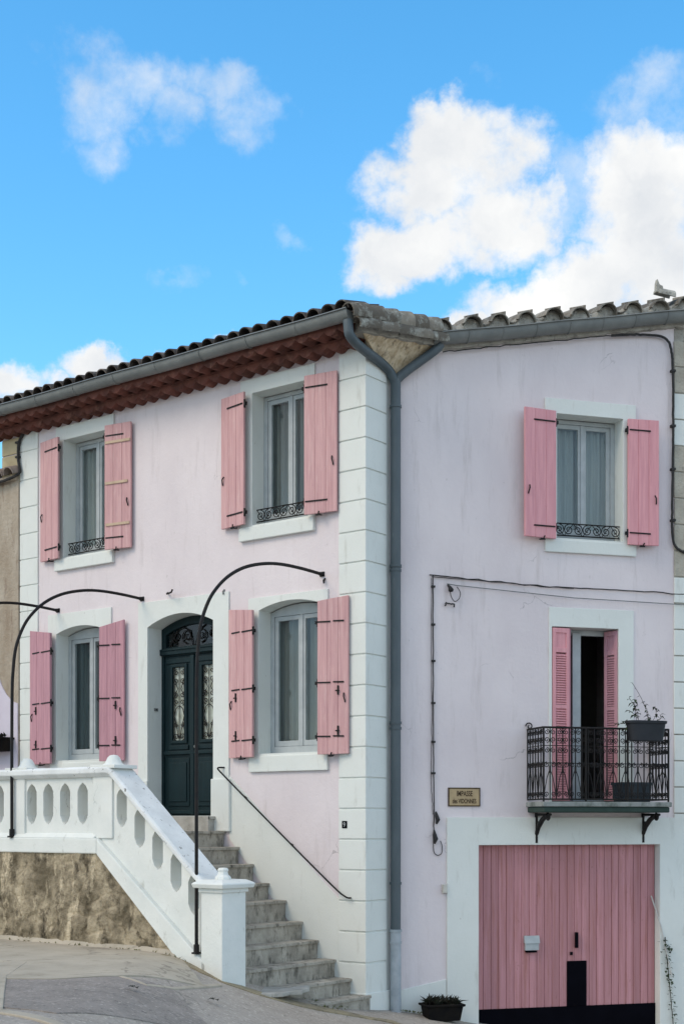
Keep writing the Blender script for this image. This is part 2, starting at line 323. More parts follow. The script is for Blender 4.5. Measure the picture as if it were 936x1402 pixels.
# ------------------------------------------------------------------ ground
GP = [(-60, -1.1), (-20, -1.36), (-1.2, -1.435), (-.9, -1.47), (-.5, -1.60), (-.26, -1.69), (.3, -1.88), (.91, -2.05), (1.59, -2.2), (2.65, -2.36), (4, -2.6), (6, -2.9), (12, -3.3), (60, -3.9), (400, -4.4)]
def gz(x, y):                                           # ground height in the street-front frame
    s = x + .7 * (y + 2.2)
    return sum(gs(s + d * .11) * w for d, w in ((-2, 1), (-1, 2), (0, 3), (1, 2), (2, 1))) / 9
def gs(s):
    for (a, za), (b, zb) in zip(GP, GP[1:]):
        if s <= b: return za + (zb - za) * max(0, (s - a) / (b - a))
    return GP[-1][1]
def gzr(x, y):
    p = FL.inverted() @ (FR @ Vector((x, y, 0))); return gz(p.x, p.y)
def steps_list(*segs):
    out = []
    for a, b, n in segs: out += [a + (b - a) * i / n for i in range(n)]
    return out + [segs[-1][1]]
xs = steps_list((-400, -40, 8), (-40, -8, 10), (-8, 8, 100), (8, 40, 12), (40, 400, 8))
ys = steps_list((-400, -40, 8), (-40, -12, 8), (-12, 6, 90), (6, 40, 10), (40, 400, 8))
g = G(); g.add([(x, y, gz(x, y) + (.006 * mnoise.noise((x * 1.3, y * 1.3, 0)) if abs(x) < 9 and abs(y) < 13 else 0)) for x in xs for y in ys],
      [(i * len(ys) + j, (i + 1) * len(ys) + j, (i + 1) * len(ys) + j + 1, i * len(ys) + j + 1) for i in range(len(xs) - 1) for j in range(len(ys) - 1)])
g.build('road', M_road, smooth='all', kind='structure')
def sheet(name, m, xlist, ya, yb, dz, n=24, jag=.02, kind='structure'):
    g = G(); k = 0
    for i, x in enumerate(xlist):
        a, b = ya(x), yb(x)
        for j in range(n + 1):
            y = a + (b - a) * j / n
            if j in (0, n): y += jag * mnoise.noise((x * 6, j, 3))
            g.v.append(Vector((x, y, gz(x, y) + dz)))
    for i in range(len(xlist) - 1):
        for j in range(n): g.f.append((i * (n + 1) + j, (i + 1) * (n + 1) + j, (i + 1) * (n + 1) + j + 1, i * (n + 1) + j + 1))
    nX = len(xlist); rim = [i * (n + 1) for i in range(nX)] + [(nX - 1) * (n + 1) + j for j in range(1, n + 1)] + [i * (n + 1) + n for i in range(nX - 2, -1, -1)] + list(range(n - 1, 0, -1))
    k = len(g.v); g.v += [g.v[i] - Vector((0, 0, .06)) for i in rim]; m_ = len(rim)
    g.f += [(rim[i], rim[(i + 1) % m_], k + (i + 1) % m_, k + i) for i in range(m_)]
    return g.build(name, m, smooth=True, kind=kind)
def lin(pts):
    def f(x):
        if x <= pts[0][0]: return pts[0][1]
        for (a, p), (b, q) in zip(pts, pts[1:]):
            if x <= b: return p + (q - p) * (x - a) / (b - a)
        return pts[-1][1]
    return f
edge = lin([(-9, -5.3), (-1.2, -5.0), (-.41, -4.93), (-.04, -4.64), (.14, -4.09), (.3, -3.5)])
sheet('pavement', M_conc, steps_list((-9, -.5, 40), (-.5, .14, 12)), edge, lin([(-9, -2.1), (-.9, -2.15), (.14, -2.9)]), .014, 30)
sheet('asphalt_patch', M_patch, steps_list((-.75, 1.6, 40)), lin([(-.75, -5.7), (1.1, -6.2), (1.6, -6.1)]), lin([(-.75, -5.05), (-.41, -4.95), (-.04, -4.66), (.14, -4.12), (.45, -3.7), (1.6, -4.3)]), .007, 24)
sheet('pavement_edge', M_yel, steps_list((-1.2, .75, 50)), lin([(-1.2, -2.26), (-.56, -2.38), (-.2, -2.22), (.1, -1.62), (.45, -.62), (.75, -.34)]), lin([(-1.2, -2.1), (-.4, -2.1), (-.1, -1.55), (.2, -.7), (.5, -.3), (.75, -.3)]), .012, 8, .09)
# concrete kerb strips round the planting bed at the far left, and along the bottom of the frame
def strip(name, pts, w, dz, h, m):
    g = G()
    P = [Vector((x, y)) for x, y in pts]; rows = []
    for i, p in enumerate(P):
        t = (P[min(i + 1, len(P) - 1)] - P[max(i - 1, 0)]).normalized(); nrm = Vector((-t.y, t.x)) * w / 2
        for q, z in ((p - nrm, -.1), (p - nrm, h), (p + nrm, h), (p + nrm, -.1)): g.v.append(Vector((q.x, q.y, gz(q.x, q.y) + dz + z)))
    for i in range(len(P) - 1):
        for k in range(3): g.f.append((i * 4 + k, i * 4 + k + 1, i * 4 + 5 + k, i * 4 + 4 + k))
    g.f += [(0, 1, 2, 3), tuple(4 * (len(P) - 1) + k for k in (3, 2, 1, 0))]
    return g.build(name, m, bevel=.008, kind='structure')
def poly_pts(pts, n=10):
    out = []
    for (a, b), (c, d) in zip(pts, pts[1:]): out += [(a + (c - a) * i / n, b + (d - b) * i / n) for i in range(n)]
    return out + [pts[-1]]
strip('kerb', poly_pts([(-3.2, -3.98), (-1.75, -3.92), (-1.48, -3.9), (-.62, -4.86), (.2, -5.55), (1.25, -6.42)]), .15, .004, .014, M_conc)
strip('kerb', poly_pts([(1.2, -6.36), (2.05, -6.42), (3.4, -6.5)]), .12, .004, .012, M_conc)
strip('kerb', poly_pts([(.17, -4.07), (.49, -4.06), (.43, -3.62), (-.1, -2.4)], 6), .05, .002, .012, M_conc)

# ------------------------------------------------------------------ the pink house
house = thing('pink_house', 'pale pink corner house with pink shutters, white quoins, a balcony and a garage', 'house', FL, (0, 0, -2.2))
WINS = dict(w1=(-5.236, -4.29, 3.70, 5.367, 0), w2=(-1.75, -.83, 3.70, 5.372, 0), w3=(-5.388, -4.40, .86, 2.655, .085), w4=(-1.637, -.62, .845, 2.645, .085))
DOOR = (-3.587, -2.387, .084, 2.60, .14)
holes = [archpoly(*WINS[k]) for k in WINS] + [archpoly(*DOOR)]
XL0 = -6.57
g = G().prism(rect(XL0, 0, -2.7, 5.76), 0, .34, holes); g.box(-.34, -.002, .34, .62, -2.7, 5.76)
g.build('wall', M_pink, house, label='pale pink plastered street front')
W5 = (2.16, 3.09, 3.53, 5.10, 0); BD = (2.10, 3.035, .262, 2.452, 0); GD = (1.125, 3.606, -2.9, -.262, 0)
g = G().prism([(0.0, -3.1), (4.25, -3.1), (4.25, 6.50), (0.0, 5.74)], 0, .34, [archpoly(*W5), archpoly(*BD), rect(1.125, 3.606, -2.95, -.262)])
g.build('wall', M_pink, house, FR, label='pale lilac pink side front above the garage')
g = G()
def wall_strip(a, b, z0, z1, t=.2):
    a, b = Vector(a).xy, Vector(b).xy; d = (b - a).normalized(); n = Vector((-d.y, d.x)) * t
    p = [a, b, b + n, a + n]
    g.add([(q.x, q.y, z) for z in (z0, z1) for q in p], [(0, 1, 2, 3), (7, 6, 5, 4), (0, 4, 5, 1), (1, 5, 6, 2), (2, 6, 7, 3), (3, 7, 4, 0)])
b1, b2, b3, b4 = wl(XL0 + .003, .34, 0), wl(XL0, 7.5, 0), wr(4.25, 7.5, 0), wr(4.247, .34, 0)
wall_strip(b2, b1, -3, 6.1); wall_strip(b3, b2, -3, 7); wall_strip(b4, b3, -3.2, 6.6)
g.build('wall', M_pink, house, FW, label='plain rear walls of the house')
g = G()
fl = [tuple(wl(XL0 + .3, .36, 0).xy), tuple(wl(-.36, .36, 0).xy), tuple(wr(.4, .36, 0).xy), tuple(wr(4.0, .36, 0).xy), tuple(wr(4.0, 7.2, 0).xy), tuple(wl(XL0 + .3, 7.2, 0).xy)]
g.prism(fl, 2.95, 3.15, axis='z'); g.prism(fl, -.12, .05, axis='z'); g.prism(fl, 5.62, 5.66, axis='z')
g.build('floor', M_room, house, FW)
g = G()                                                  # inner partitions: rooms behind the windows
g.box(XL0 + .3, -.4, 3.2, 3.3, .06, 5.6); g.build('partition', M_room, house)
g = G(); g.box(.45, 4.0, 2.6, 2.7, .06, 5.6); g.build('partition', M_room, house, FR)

# quoins: painted blocks round the corner
zs = [.165 + .363 * k for k in range(-6, 16)]
g = G()
for k, z in enumerate(zs[:-1]):
    z1 = min(zs[k + 1], 5.70)
    j = rnd.uniform(-.004, .004)
    g.prism([(-.378 + j, -.022), (.022, -.022), (.022, .40 + j), (.0, .40 + j), (0, 0), (-.378 + j, 0)], z + .009, z1 - .009, axis='z')
g.build('quoin', M_white, house, bevel=.007)
g = G().prism([(-.372, -.006), (.006, -.006), (.006, .394), (.0, .394), (0, 0), (-.372, 0)], zs[0] - .1, 5.7, axis='z')
g.build('quoin_joint', M_white, house)
g = G().prism([(-.36, -.034), (.034, -.034), (.034, .487), (.0, .487), (0, 0), (-.36, 0)], -2.7, zs[0] + .012, axis='z'); g.build('plinth', M_white, house, bevel=.01)
g = G().box(.001, .006, .395, .486, -2.0, 5.5); g.build('wall_margin', M_white, house)
g = G(); z = 5.325
zq = [5.60, 5.325, 4.917, 4.523, 4.143, 3.776, 3.40, 3.03, 2.66, 2.29, 1.92, 1.55, 1.18, .8, .4, 0, -.4]
for a, b in zip(zq[1:], zq): g.box(-6.165, -5.776, -.02, .0, a + .008, b - .008)
g.build('quoin', M_white, house, bevel=.006)
G().box(-6.16, -5.78, -.006, 0, -.4, 5.6).build('quoin_joint', M_white, house)
for za, zb in ((5.333, 5.56), (4.9, 5.317)): G().box(-6.56, -6.17, -.02, 0, za, zb).build('quoin', M_ochre, house, bevel=.006, label='bare ochre quoin stone under the far end of the eave')
g = G(); gp = G(); k = 0; z = 6.15
while z > .1:
    z1 = z - .335
    if k == 4: g.build('quoin', M_block, house, FR, bevel=.008, label='bare limestone quoin blocks'); g = G()
    bk_ = G() if k in (2, 3) else gp if z < 3.35 else g
    bk_.box(3.80 + rnd.uniform(-.004, .004), 4.272, -.022, 0, z1 + .008, z - .008)
    if k in (2, 3): bk_.build('quoin', M_white, house, FR, bevel=.006)
    z = z1; k += 1
g.build('quoin', M_block, house, FR, bevel=.008, label='bare limestone quoin blocks')
gp.build('quoin', M_white, house, FR, bevel=.006)
G().box(3.806, 4.26, -.008, 0, .1, 6.3).build('quoin_joint', M_mortar, house, FR)

# stair dado: white skirt below the handrail
g = G().prism([(-2.13, -.2), (-2.13, .60), (-.36, -.93), (-.36, -2.3), (-.1, -2.3)], -.012, 0); g.build('stair_skirt', M_white, house, bevel=.004)
# low plinth of the side front
g = G().prism([(.0, -2.9), (.72, -2.9), (.72, -1.90), (.3, -1.98), (.0, -2.04)], -.016, 0); g.build('plinth', M_white, house, FR, bevel=.006)

# ---- window builder
def ring(x0, x1, z0, zs, rise, d):                       # opening outline pulled in by d
    return archpoly(x0 + d, x1 - d, z0 + d, zs - d * (.6 if rise else 1), rise)
def surround(F, o, x0, x1, z0, z1, top_only=None):
    a = (o[0], o[1], o[2], o[3], o[4])
    g = G(); g.prism(rect(x0, x1, z0, z1), -.024, 0.0, [ring(*a, .012)])
    g.prism(ring(*a, .001), 0.001, .21, [ring(*a, .012)])
    return g.build('surround', M_white, house, F, bevel=.004)
def window(F, o, depth=.2, curt=None, rail=True, raillab=None):
    x0, x1, z0, zt, rise = o
    x0 += .013; x1 -= .013; z0 += .013; top = zt - .02
    f = G().prism(archpoly(x0, x1, z0, top, rise), depth, depth + .07, [rect(x0 + .06, x1 - .06, z0 + .09, top - .05)])
    w = f.build('window', M_frame, house, F, bevel=.005)
    X0, X1, Z0, Z1 = x0 + .062, x1 - .062, z0 + .092, top - .052; xm = (X0 + X1) / 2
    for a, b in ((X0, xm - .002), (xm + .002, X1)):
        G().prism(rect(a, b, Z0, Z1), depth + .012, depth + .058, [rect(a + .055, b - .055, Z0 + .07, Z1 - .055)]).build('sash', M_frame, w, F, bevel=.006)
        G().box(a + .05, b - .05, depth + .03, depth + .036, Z0 + .065, Z1 - .05).build('pane', M_glass, w, F)
    G().box(xm - .025, xm + .025, depth + .0, depth + .0115, Z0, Z1).build('cover_strip', M_frame, w, F, bevel=.004)
    if curt:
        for (a, b, m) in curt:
            Q0, Q1 = o[0] + .004, o[1] - .004
            g = G().grid(lambda u, v, a=a, b=b: (Q0 + (Q1 - Q0) * (a + (b - a) * u), depth + .098 + .016 * math.sin(u * (b - a) * 60) + .004 * math.sin(u * 33 + v * 4), Z0 - .02 + (Z1 - Z0 + .04) * v), 40, 4)
            g.build('curtain', m, w, F, smooth='all')
    if rail:
        g = G(); yy = .06; zr = z0 + .20; zb = z0 + .05
        xa, xb = o[0] + .02, o[1] - .02
        for z in (zr, zb): g.tube([(xa, yy, z), (xb, yy, z)], .008, 6)
        n = 7; h = (zr - zb) / 2
        for i in range(n):
            x = xa + (xb - xa) * (i + .5) / n; sg = 1 if i % 2 else -1
            g.tube([(x + (p[0]) , yy, zb + h + p[2]) for p in spiral((0, 0, 0), h * .92, 1.6, math.pi / 2, sg)], .0065, 5)
            g.tube([(x - .062, yy, zb), (x + .062, yy, zr)] if i % 2 else [(x - .062, yy, zr), (x + .062, yy, zb)], .005, 5)
        g.build('railing', M_iron, w, F)
    return w
def sill(w, F, x0, x1, z0, z1, d=.055):
    g = G().prism([(-d, z0), (0.0, z0), (0, z1), (-d, z1 - .012)], x0, x1, axis='x'); g.add([], [])
    return g.build('sill', M_white, w, F, bevel=.008)
lite, dark_ = M_curt, M_curt2
surround(FL, WINS['w1'], -5.388, -4.222, 3.69, 5.551); w = window(FL, WINS['w1'], curt=[(0, .48, lite), (.52, 1, lite)]); sill(w, FL, -5.39, -4.22, 3.53, 3.70)
surround(FL, WINS['w2'], -1.932, -.744, 3.69, 5.541); w = window(FL, WINS['w2'], curt=[(0, .49, dark_), (.51, 1, dark_)]); sill(w, FL, -1.934, -.742, 3.522, 3.70)
surround(FL, WINS['w3'], -5.55, -4.27, .83, 2.93); w = window(FL, WINS['w3'], curt=[(0, .5, M_curt3), (.5, 1, M_curt3)], rail=False); sill(w, FL, -5.5, -4.27, .68, .85, .03)
surround(FL, WINS['w4'], -1.80, -.543, .83, 2.80); w = window(FL, WINS['w4'], curt=[(0, .5, dark_), (.5, 1, dark_)], rail=False); sill(w, FL, -1.78, -.541, .63, .84, .04)
surround(FR, W5, 2.015, 3.257, 3.52, 5.272); w = window(FR, W5, curt=[(0, .5, lite), (.5, 1, lite)]); sill(w, FR, 2.015, 3.257, 3.362, 3.53, .035)

# ---- shutters: hinged at the jamb, folded back
def shutter(F, hx, hy, z0, z1, w, side, ang, m, slope=0, style='upper', n=3):
    Fm = fr(F, hx, hy, 0, ang); g = G()
    for i in range(n):
        a, b = w * i / n, w * (i + 1) / n
        za, zb = z1 + slope * a / w, z1 + slope * b / w
        e = .0025
        p = [(side * (a + e), z0 + rnd.uniform(-.003, .003)), (side * (b - e), z0 + rnd.uniform(-.003, .003)), (side * (b - e), zb), (side * (a + e), za)]
        g.prism(p, -.034 + rnd.uniform(-.002, .002), 0)
    g.prism([(side * .005, z0 + .01), (side * (w - .005), z0 + .01), (side * (w - .005), z1 + slope - .012), (side * .005, z1 - .012)], -.028, -.005)
    s = g.build('shutter', m, house, Fm, bevel=.004)
    H = z1 - z0
    levels = [z0 + .09 * H, z0 + .91 * H] if style == 'upper' else [z0 + .115 * H, z0 + .465 * H, z0 + .86 * H]
    for z in levels:
        segs = [(.02, w * .72)] if style == 'upper' else [(.0, w * .43), (w * .52, w * .86)]
        for k, (a, b) in enumerate(segs):
            g = G()
            g.prism([(side * a, z - .013 + .01), (side * b, z - .009 + .02 * 0), (side * b, z + .009), (side * a, z + .013)], -.043, -.033)
            if k == 0: g.tube([(0, -.02, z - .05), (0, -.02, z + .05)], .014, 8); g.box(-side * .0 - .03 if side > 0 else .0, 0 if side > 0 else .03, -.035, .0, z - .02, z + .02)
            g.build('hinge_strap', M_iron, s, Fm)
    zl = z0 + .36 * H
    g = G(); g.tube([(side * w * .86, -.04, zl + .06), (side * w * .88, -.06, zl + .02), (side * w * .90, -.045, zl - .03), (side * w * .9, -.04, zl - .05)], .008, 6); g.build('latch', M_iron, s, Fm)
    if style != 'upper':
        for z in (z0 + .15 * H, z0 + .41 * H):
            g = G(); g.box(side * w * .68 - .008, side * w * .68 + .008, -.05, -.033, z - .05, z + .06); g.tube([(side * w * .68 - .03, -.05, z), (side * w * .68 + .02, -.05, z)], .008, 6); g.build('catch', M_iron, s, Fm)
    g = G(); xc = side * w * .45; g.tube([(xc, .03, z0 - .01), (xc, -.05, z0 - .025), (xc + .02, -.06, z0 + .02)], .009, 6); g.box(xc - .03, xc + .03, -.055, -.04, z0 - .03, z0 - .01); g.build('shutter_stay', M_iron, s, Fm)
    return s, Fm
shutter(FL, -5.215, -.10, 3.69, 5.38, .46, -1, -9, M_shut)
s, Fm = shutter(FL, -4.285, -.10, 3.69, 5.37, .44, 1, 9, M_shut)
for z, a, b in ((5.13, .02, .43), (4.58, .02, .39), (4.02, .03, .42)):
    G().box(a, b, -.05, -.034, z - .017, z + .017).build('batten', M_wood, s, Fm)
shutter(FL, -1.775, -.10, 3.715, 5.365, .45, -1, -9, M_shut)
shutter(FL, -.825, -.10, 3.70, 5.37, .45, 1, 9, M_shut)
shutter(FL, -5.375, -.10, .83, 2.66, .52, -1, -8, M_shut2, slope=.075, style='lower')
shutter(FL, -4.395, -.10, .835, 2.655, .42, 1, 9, M_shut2, slope=.075, style='lower')
shutter(FL, -1.635, -.10, .815, 2.635, .46, -1, -9, M_shut, slope=.05, style='lower')
shutter(FL, -.62, -.10, .815, 2.645, .42, 1, 9, M_shut, slope=.04, style='lower')
shutter(FR, 2.135, -.05, 3.515, 5.10, .45, -1, 8, M_shutr)
shutter(FR, 3.12, -.05, 3.50, 5.08, .42, 1, -3, M_shutr)

# ---- front door in its arch
x0, x1, z0, zs_, rise = DOOR
g = G(); g.prism(rect(-3.75, -2.13, -.1, 2.93), -.022, 0.0, [ring(*DOOR, .0) if False else archpoly(x0 + .012, x1 - .012, -.05, zs_ - .01, rise)])
g.prism(archpoly(x0 + .001, x1 - .001, .084, zs_ - .001, rise), .001, .26, [archpoly(x0 + .012, x1 - .012, .09, zs_ - .01, rise)])
g.build('door_surround', M_white, house, bevel=.005)
G().box(-3.83, x0 + .03, -.05, .0, -.11, .56).build('door_plinth', M_white, house, bevel=.012); G().box(x1 - .03, -2.10, -.05, 0, -.11, .56).build('door_plinth', M_white, house, bevel=.012)
D = .24; xa, xb = x0 + .013, x1 - .013; zt = 2.27
door = G().prism(archpoly(xa, xb, .09, zs_ - .015, rise), D, D + .07, [rect(xa + .05, xb - .05, .1, zt - .05), archpoly(xa + .08, xb - .08, zt + .07, zs_ - .09, rise * .8)]).build('front_door', M_door, house, bevel=.006)
g = G().box(xa - .0 + .01, xb - .01, D - .045, D - .001, zt - .035, zt + .045); g.box(xa + .02, xb - .02, D - .06, D - .046, zt + .02, zt + .045); g.build('transom', M_door, door, bevel=.008)
G().prism(archpoly(xa + .075, xb - .075, zt + .065, zs_ - .085, rise * .8), D + .03, D + .036).build('fanlight', M_glass, door)
g = G(); xm = (xa + xb) / 2; zf = zt + .07
for sgn in (-1, 1):
    for q, rr in ((.13, .10), (.33, .085)):
        g.tube(spiral((xm + sgn * q, D + .015, zf + .13), rr, 1.5, -math.pi / 2, sgn), .008, 6)
    g.tube([(xm + sgn * .02, D + .015, zf), (xm + sgn * .08, D + .015, zf + .2), (xm + sgn * .25, D + .015, zf + .28)], .008, 6)
    g.tube([(xm + sgn * .45, D + .015, zf), (xm + sgn * .3, D + .015, zf + .22)], .008, 6)
g.build('fanlight_grille', M_iron, door)
for a, b in ((xa + .052, xm - .002), (xm + .002, xb - .052)):
    c = (a + b) / 2; gw = .125
    leaf = G(); leaf.prism(rect(a, b, .105, zt - .052), D + .012, D + .06, [rect(c - gw, c + gw, 1.08, 2.08)])
    leaf.box(a + .07, b - .07, D - .006, D + .012, .22, .86); leaf.box(a + .11, b - .11, D - .02, D - .006, .28, .80)
    leaf.box(a + .02, b - .02, D - .03, D + .012, .905, .955); leaf.box(a + .09, b - .09, D - .008, D + .012, .97, 1.03)
    leaf.box(a + .03, b - .03, D - .006, D + .012, 2.12, 2.19); leaf.box(a + .04, b - .04, D - .012, D + .012, .12, .17)
    leaf.build('door_leaf', M_door, door, bevel=.007)
    G().prism(rect(c - gw - .03, c + gw + .03, 1.05, 2.11), D - .012, D + .0115, [rect(c - gw + .015, c + gw - .015, 1.095, 2.065)]).build('glass_moulding', M_door, door, bevel=.008)
    G().box(c - gw + .005, c + gw - .005, D + .03, D + .036, 1.085, 2.075).build('pane', M_glassw, door)
    g = G()
    for xx in (-.09, 0, .09): g.tube([(c + xx, D + .012, 1.09), (c + xx, D + .012, 2.07)], .0055, 6)
    for sg in (-1, 1):
        for zc, rr, st in ((1.145, .05, -1), (1.30, .035, 1), (1.60, .042, -1), (1.70, .042, 1), (1.88, .046, -1), (2.0, .04, 1)):
            g.tube(spiral((c + sg * .055, D + .012, zc), rr, 1.4, math.pi / 2 * st, -sg * st), .0058, 5)
        g.tube([(c + sg * .01, D + .012, 1.12), (c + sg * .05, D + .012, 1.28), (c + sg * .09, D + .012, 1.42), (c + sg * .06, D + .012, 1.52), (c, D + .012, 1.56)], .0058, 5)
        g.tube([(c + sg * .10, D + .012, 1.66), (c + sg * .03, D + .012, 1.78), (c + sg * .09, D + .012, 1.92)], .0058, 5)
    g.build('door_grille', M_iron, door)
g = G().box(xm - .035, xm + .035, D - .035, D + .011, .11, zt - .06); g.build('cover_strip', M_door, door, bevel=.01)
g = G().lathe([(.0, 0), (.02, 0), (.028, .02), (.02, .045), (.0, .05)], (0, 0, 0), 12); g.build('door_knob', M_zinc, door, FL @ Matrix.Translation((xm + .07, D - .005, 1.0)) @ Matrix.Rotation(R(90), 4, 'X'))

# ---- balcony door
o = BD; g = G(); g.prism(rect(2.072, 3.232, .13, 2.68), -.014, 0, [rect(o[0] + .012, o[1] - .012, .2, o[3] - .012)])
g.prism(rect(o[0] + .001, o[1] - .001, .2, o[3] - .001), .001, .26, [rect(o[0] + .012, o[1] - .012, .262, o[3] - .012)])
g.build('surround', M_white, house, FR, bevel=.004)
bdo = G().prism(rect(o[0] + .013, o[1] - .013, .27, o[3] - .013), .22, .28, [rect(o[0] + .06, o[1] - .03, .29, o[3] - .08)]).build('balcony_door', M_frame, house, FR, bevel=.004)
Fd = fr(FR, 2.165, .222, 0, 84)
g = G().prism(rect(0, .40, .29, 2.36), -.045, 0, [rect(.07, .33, .5, 2.28)]); g.build('door_leaf', M_frame, bdo, Fd, bevel=.004)
G().box(.065, .335, -.026, -.02, .49, 2.29).build('pane', M_glass, bdo, Fd)
G().box(2.485, 2.60, .19, .216, .27, 2.40).build('door_post', M_frame, bdo, FR, bevel=.006)
Fd = fr(FR, 2.99, .222, 0, 62)
g = G().prism(rect(0, .40, .29, 2.36), 0, .045, [rect(.07, .33, .5, 2.28)]); g.build('door_leaf', M_frame, bdo, Fd, bevel=.004)
G().box(.065, .335, .02, .026, .49, 2.29).build('pane', M_glass, bdo, Fd)
def louvre(Fm, w, m, z0=.275, z1=2.425):
    g = G().prism(rect(0, w, z0, z1), -.032, 0, [rect(.045, w - .045, z0 + .06, 1.42), rect(.045, w - .045, 1.47, 2.12), rect(.045, w - .045, 2.18, z1 - .06)])
    s = g.build('louvre_shutter', m, house, Fm, bevel=.003)
    gl = (G(), G()); z = z0 + .08
    while z < 2.11:
        if not 1.415 < z < 1.475: gl[z > 1.44].add([(.044, -.03, z - .014), (w - .044, -.03, z - .014), (w - .044, -.004, z + .014), (.044, -.004, z + .014), (.044, -.026, z - .02), (w - .044, -.026, z - .02), (w - .044, 0, z + .008), (.044, 0, z + .008)], [(0, 1, 2, 3), (7, 6, 5, 4), (0, 4, 5, 1), (2, 6, 7, 3), (0, 3, 7, 4), (1, 5, 6, 2)])
        z += .03
    for g in gl: g.build('louvres', m, s, Fm)
    G().box(.04, w - .04, -.02, -.012, 2.17, z1 - .055).build('panel', m, s, Fm)
    return s
louvre(fr(FR, 2.118, .012, 0, 4), .235, M_shutr)
louvre(fr(FR, 2.35, .03, 0, 65), .2, M_shut2)  # darker mauve than the front leaf: reveal shade put into the paint
louvre(fr(FR, 2.945, .20, 0, -62), .20, M_shut2)  # same darker mauve, shade of the reveal painted in
# ---- balcony: slab, railing, brackets
bal = G().box(1.765, 3.49, -.52, 0, .195, .255).build('balcony', M_slab, house, FR, bevel=.01)
G().box(1.785, 3.47, -.50, 0, .125, .1945).build('slab_moulding', M_slabd, bal, FR, bevel=.015)
def rail_panel(g, a, b, mods, zb=.285, zt=1.15):
    a, b = Vector((*a, 0)), Vector((*b, 0)); d = b - a; L_ = d.length; u = d / L_
    P = lambda s, z: (a.x + u.x * s, a.y + u.y * s, z)
    zu, zm = .93, .72
    for z, r in ((zb, .010), (zt, .013), (zu, .005), (zm, .006)): g.tube([P(0, z), P(L_, z)], r, 6)
    n = mods
    for i in range(n + 1): g.tube([P(L_ * i / n, zb), P(L_ * i / n, zt)], .0075 if i % 2 else .0085, 6)
    def scroll(cx, cz, r, a0, sg, turns=1.4): g.tube([P(p[0], p[2]) for p in spiral((cx, 0, cz), r, turns, a0, sg, 11)], .0058, 5)
    for i in range(0, n):
        cs = L_ * (i + .5) / n; w = L_ / n
        rr = min(.045, w * .42)
        scroll(cs - 0, zu - .055, rr, math.pi / 2, 1 if i % 2 else -1)
        scroll(cs, zu + .07, rr * 1.05, -math.pi / 2, -1 if i % 2 else 1)
        scroll(cs, zt - .055, rr, math.pi / 2, 1 if i % 2 else -1)
        scroll(cs, zm - .02, rr, math.pi / 2, -1 if i % 2 else 1)
        scroll(cs, zb + .06, rr * .95, -math.pi / 2, 1 if i % 2 else -1)
        s0, s1 = (L_ * i / n, L_ * (i + 1) / n) if i % 2 else (L_ * (i + 1) / n, L_ * i / n)
        g.tube([P(s0, zm - .07), P(s0 + (s1 - s0) * .45, .55), P(s1 - (s1 - s0) * .04, zb + .05)], .0058, 5)
        if i % 2 == 0: g.tube([P(s0, zm - .12), P(s0, zm - .03)], .012, 6)
g = G(); rail_panel(g, (1.785, -.49), (3.455, -.49), 20); rail_panel(g, (1.785, -.49), (1.785, -.01), 6); rail_panel(g, (3.455, -.49), (3.455, -.01), 6)
for x in (1.785, 3.455, 2.34, 2.9): g.tube([(x, -.49, .25), (x, -.49, 1.16)], .013, 6)
g.tube(spiral((1.80, -.03, 1.19), .05, 1.2, math.pi, -1), .008, 6)
g.build('railing', M_iron, bal, FR)
for x in (1.90, 3.36):
    g = G(); g.tube([(x, -.015, -.25), (x, -.015, .12)], .02, 8); g.tube([(x, -.02, -.14), (x, -.08, -.05), (x, -.2, .04), (x, -.36, .1)], [.024, .03, .032, .026], 8)
    g.tube([(x, -.01, .10), (x, -.44, .10)], .017, 6)
    g.tube([(x, -.36 + .045 * math.cos(t) * (1 - t / 14), .07 + .045 * math.sin(t) * (1 - t / 14)) for t in [k * .6 for k in range(16)]], .017, 6)
    g.tube([(x, -.07 + .03 * math.cos(t) * (1 - t / 14), -.02 + .03 * math.sin(t) * (1 - t / 14)) for t in [k * .6 for k in range(14)]], .014, 6)
    g.build('bracket', M_iron, bal, FR)

# ---- garage
g = G(); g.prism([(.726, -3.1), (1.137, -3.1), (1.137, -.274), (3.594, -.274), (3.594, -3.1), (4.285, -3.1), (4.285, .066), (.726, .066)], -.024, 0)
g.prism([(1.126, -3.1), (1.137, -3.1), (1.137, -.274), (3.594, -.274), (3.594, -3.1), (3.605, -3.1), (3.605, -.263), (1.126, -.263)], .001, .2)
g.build('garage_surround', M_white, house, FR, bevel=.006)
gd = G(); n = 24; xg0, xg1 = 1.14, 3.59; bw = (xg1 - xg0) / n
cut = lambda a, b: a < 2.632 and b > 2.361
for i in range(n):
    a, b = xg0 + i * bw, xg0 + (i + 1) * bw
    e = .008 if i % 6 == 0 and i else .0042
    y = .102 + rnd.uniform(-.002, .002)
    gd.box(a + e, b - .0028, y, .14, -2.303, -.276)
gd.box(xg0, xg1, .112, .138, -2.30, -.28)
gar = gd.build('garage_door', M_garage, house, FR, bevel=.004)
G().box(xg0, xg1, .09, .14, -3.1, -2.3035).build('black_foot_panel', M_dark, gar, FR)  # plain black panel below the boards
G().box(2.365, 2.63, .088, .0995, -2.3, -1.735).build('black_panel', M_dark, gar, FR, bevel=.002)  # plain black rectangle on the boards
g = G().box(2.47, 2.505, .06, .0995, -1.57, -1.375); g.build('pull_handle', M_dark, gar, FR, bevel=.004)
G().box(2.405, 2.44, .085, .0995, -1.66, -1.62).build('lock', M_dark, gar, FR, bevel=.003)
lb = G(); lb.box(1.79, 1.97, .06, .0995, -1.585, -1.49); lb.prism([(.05, -1.50), (.0995, -1.49), (.0995, -1.405), (.075, -1.405)], 1.78, 1.98, axis='x'); lb.box(1.79, 1.97, .064, .0995, -1.49, -1.486)
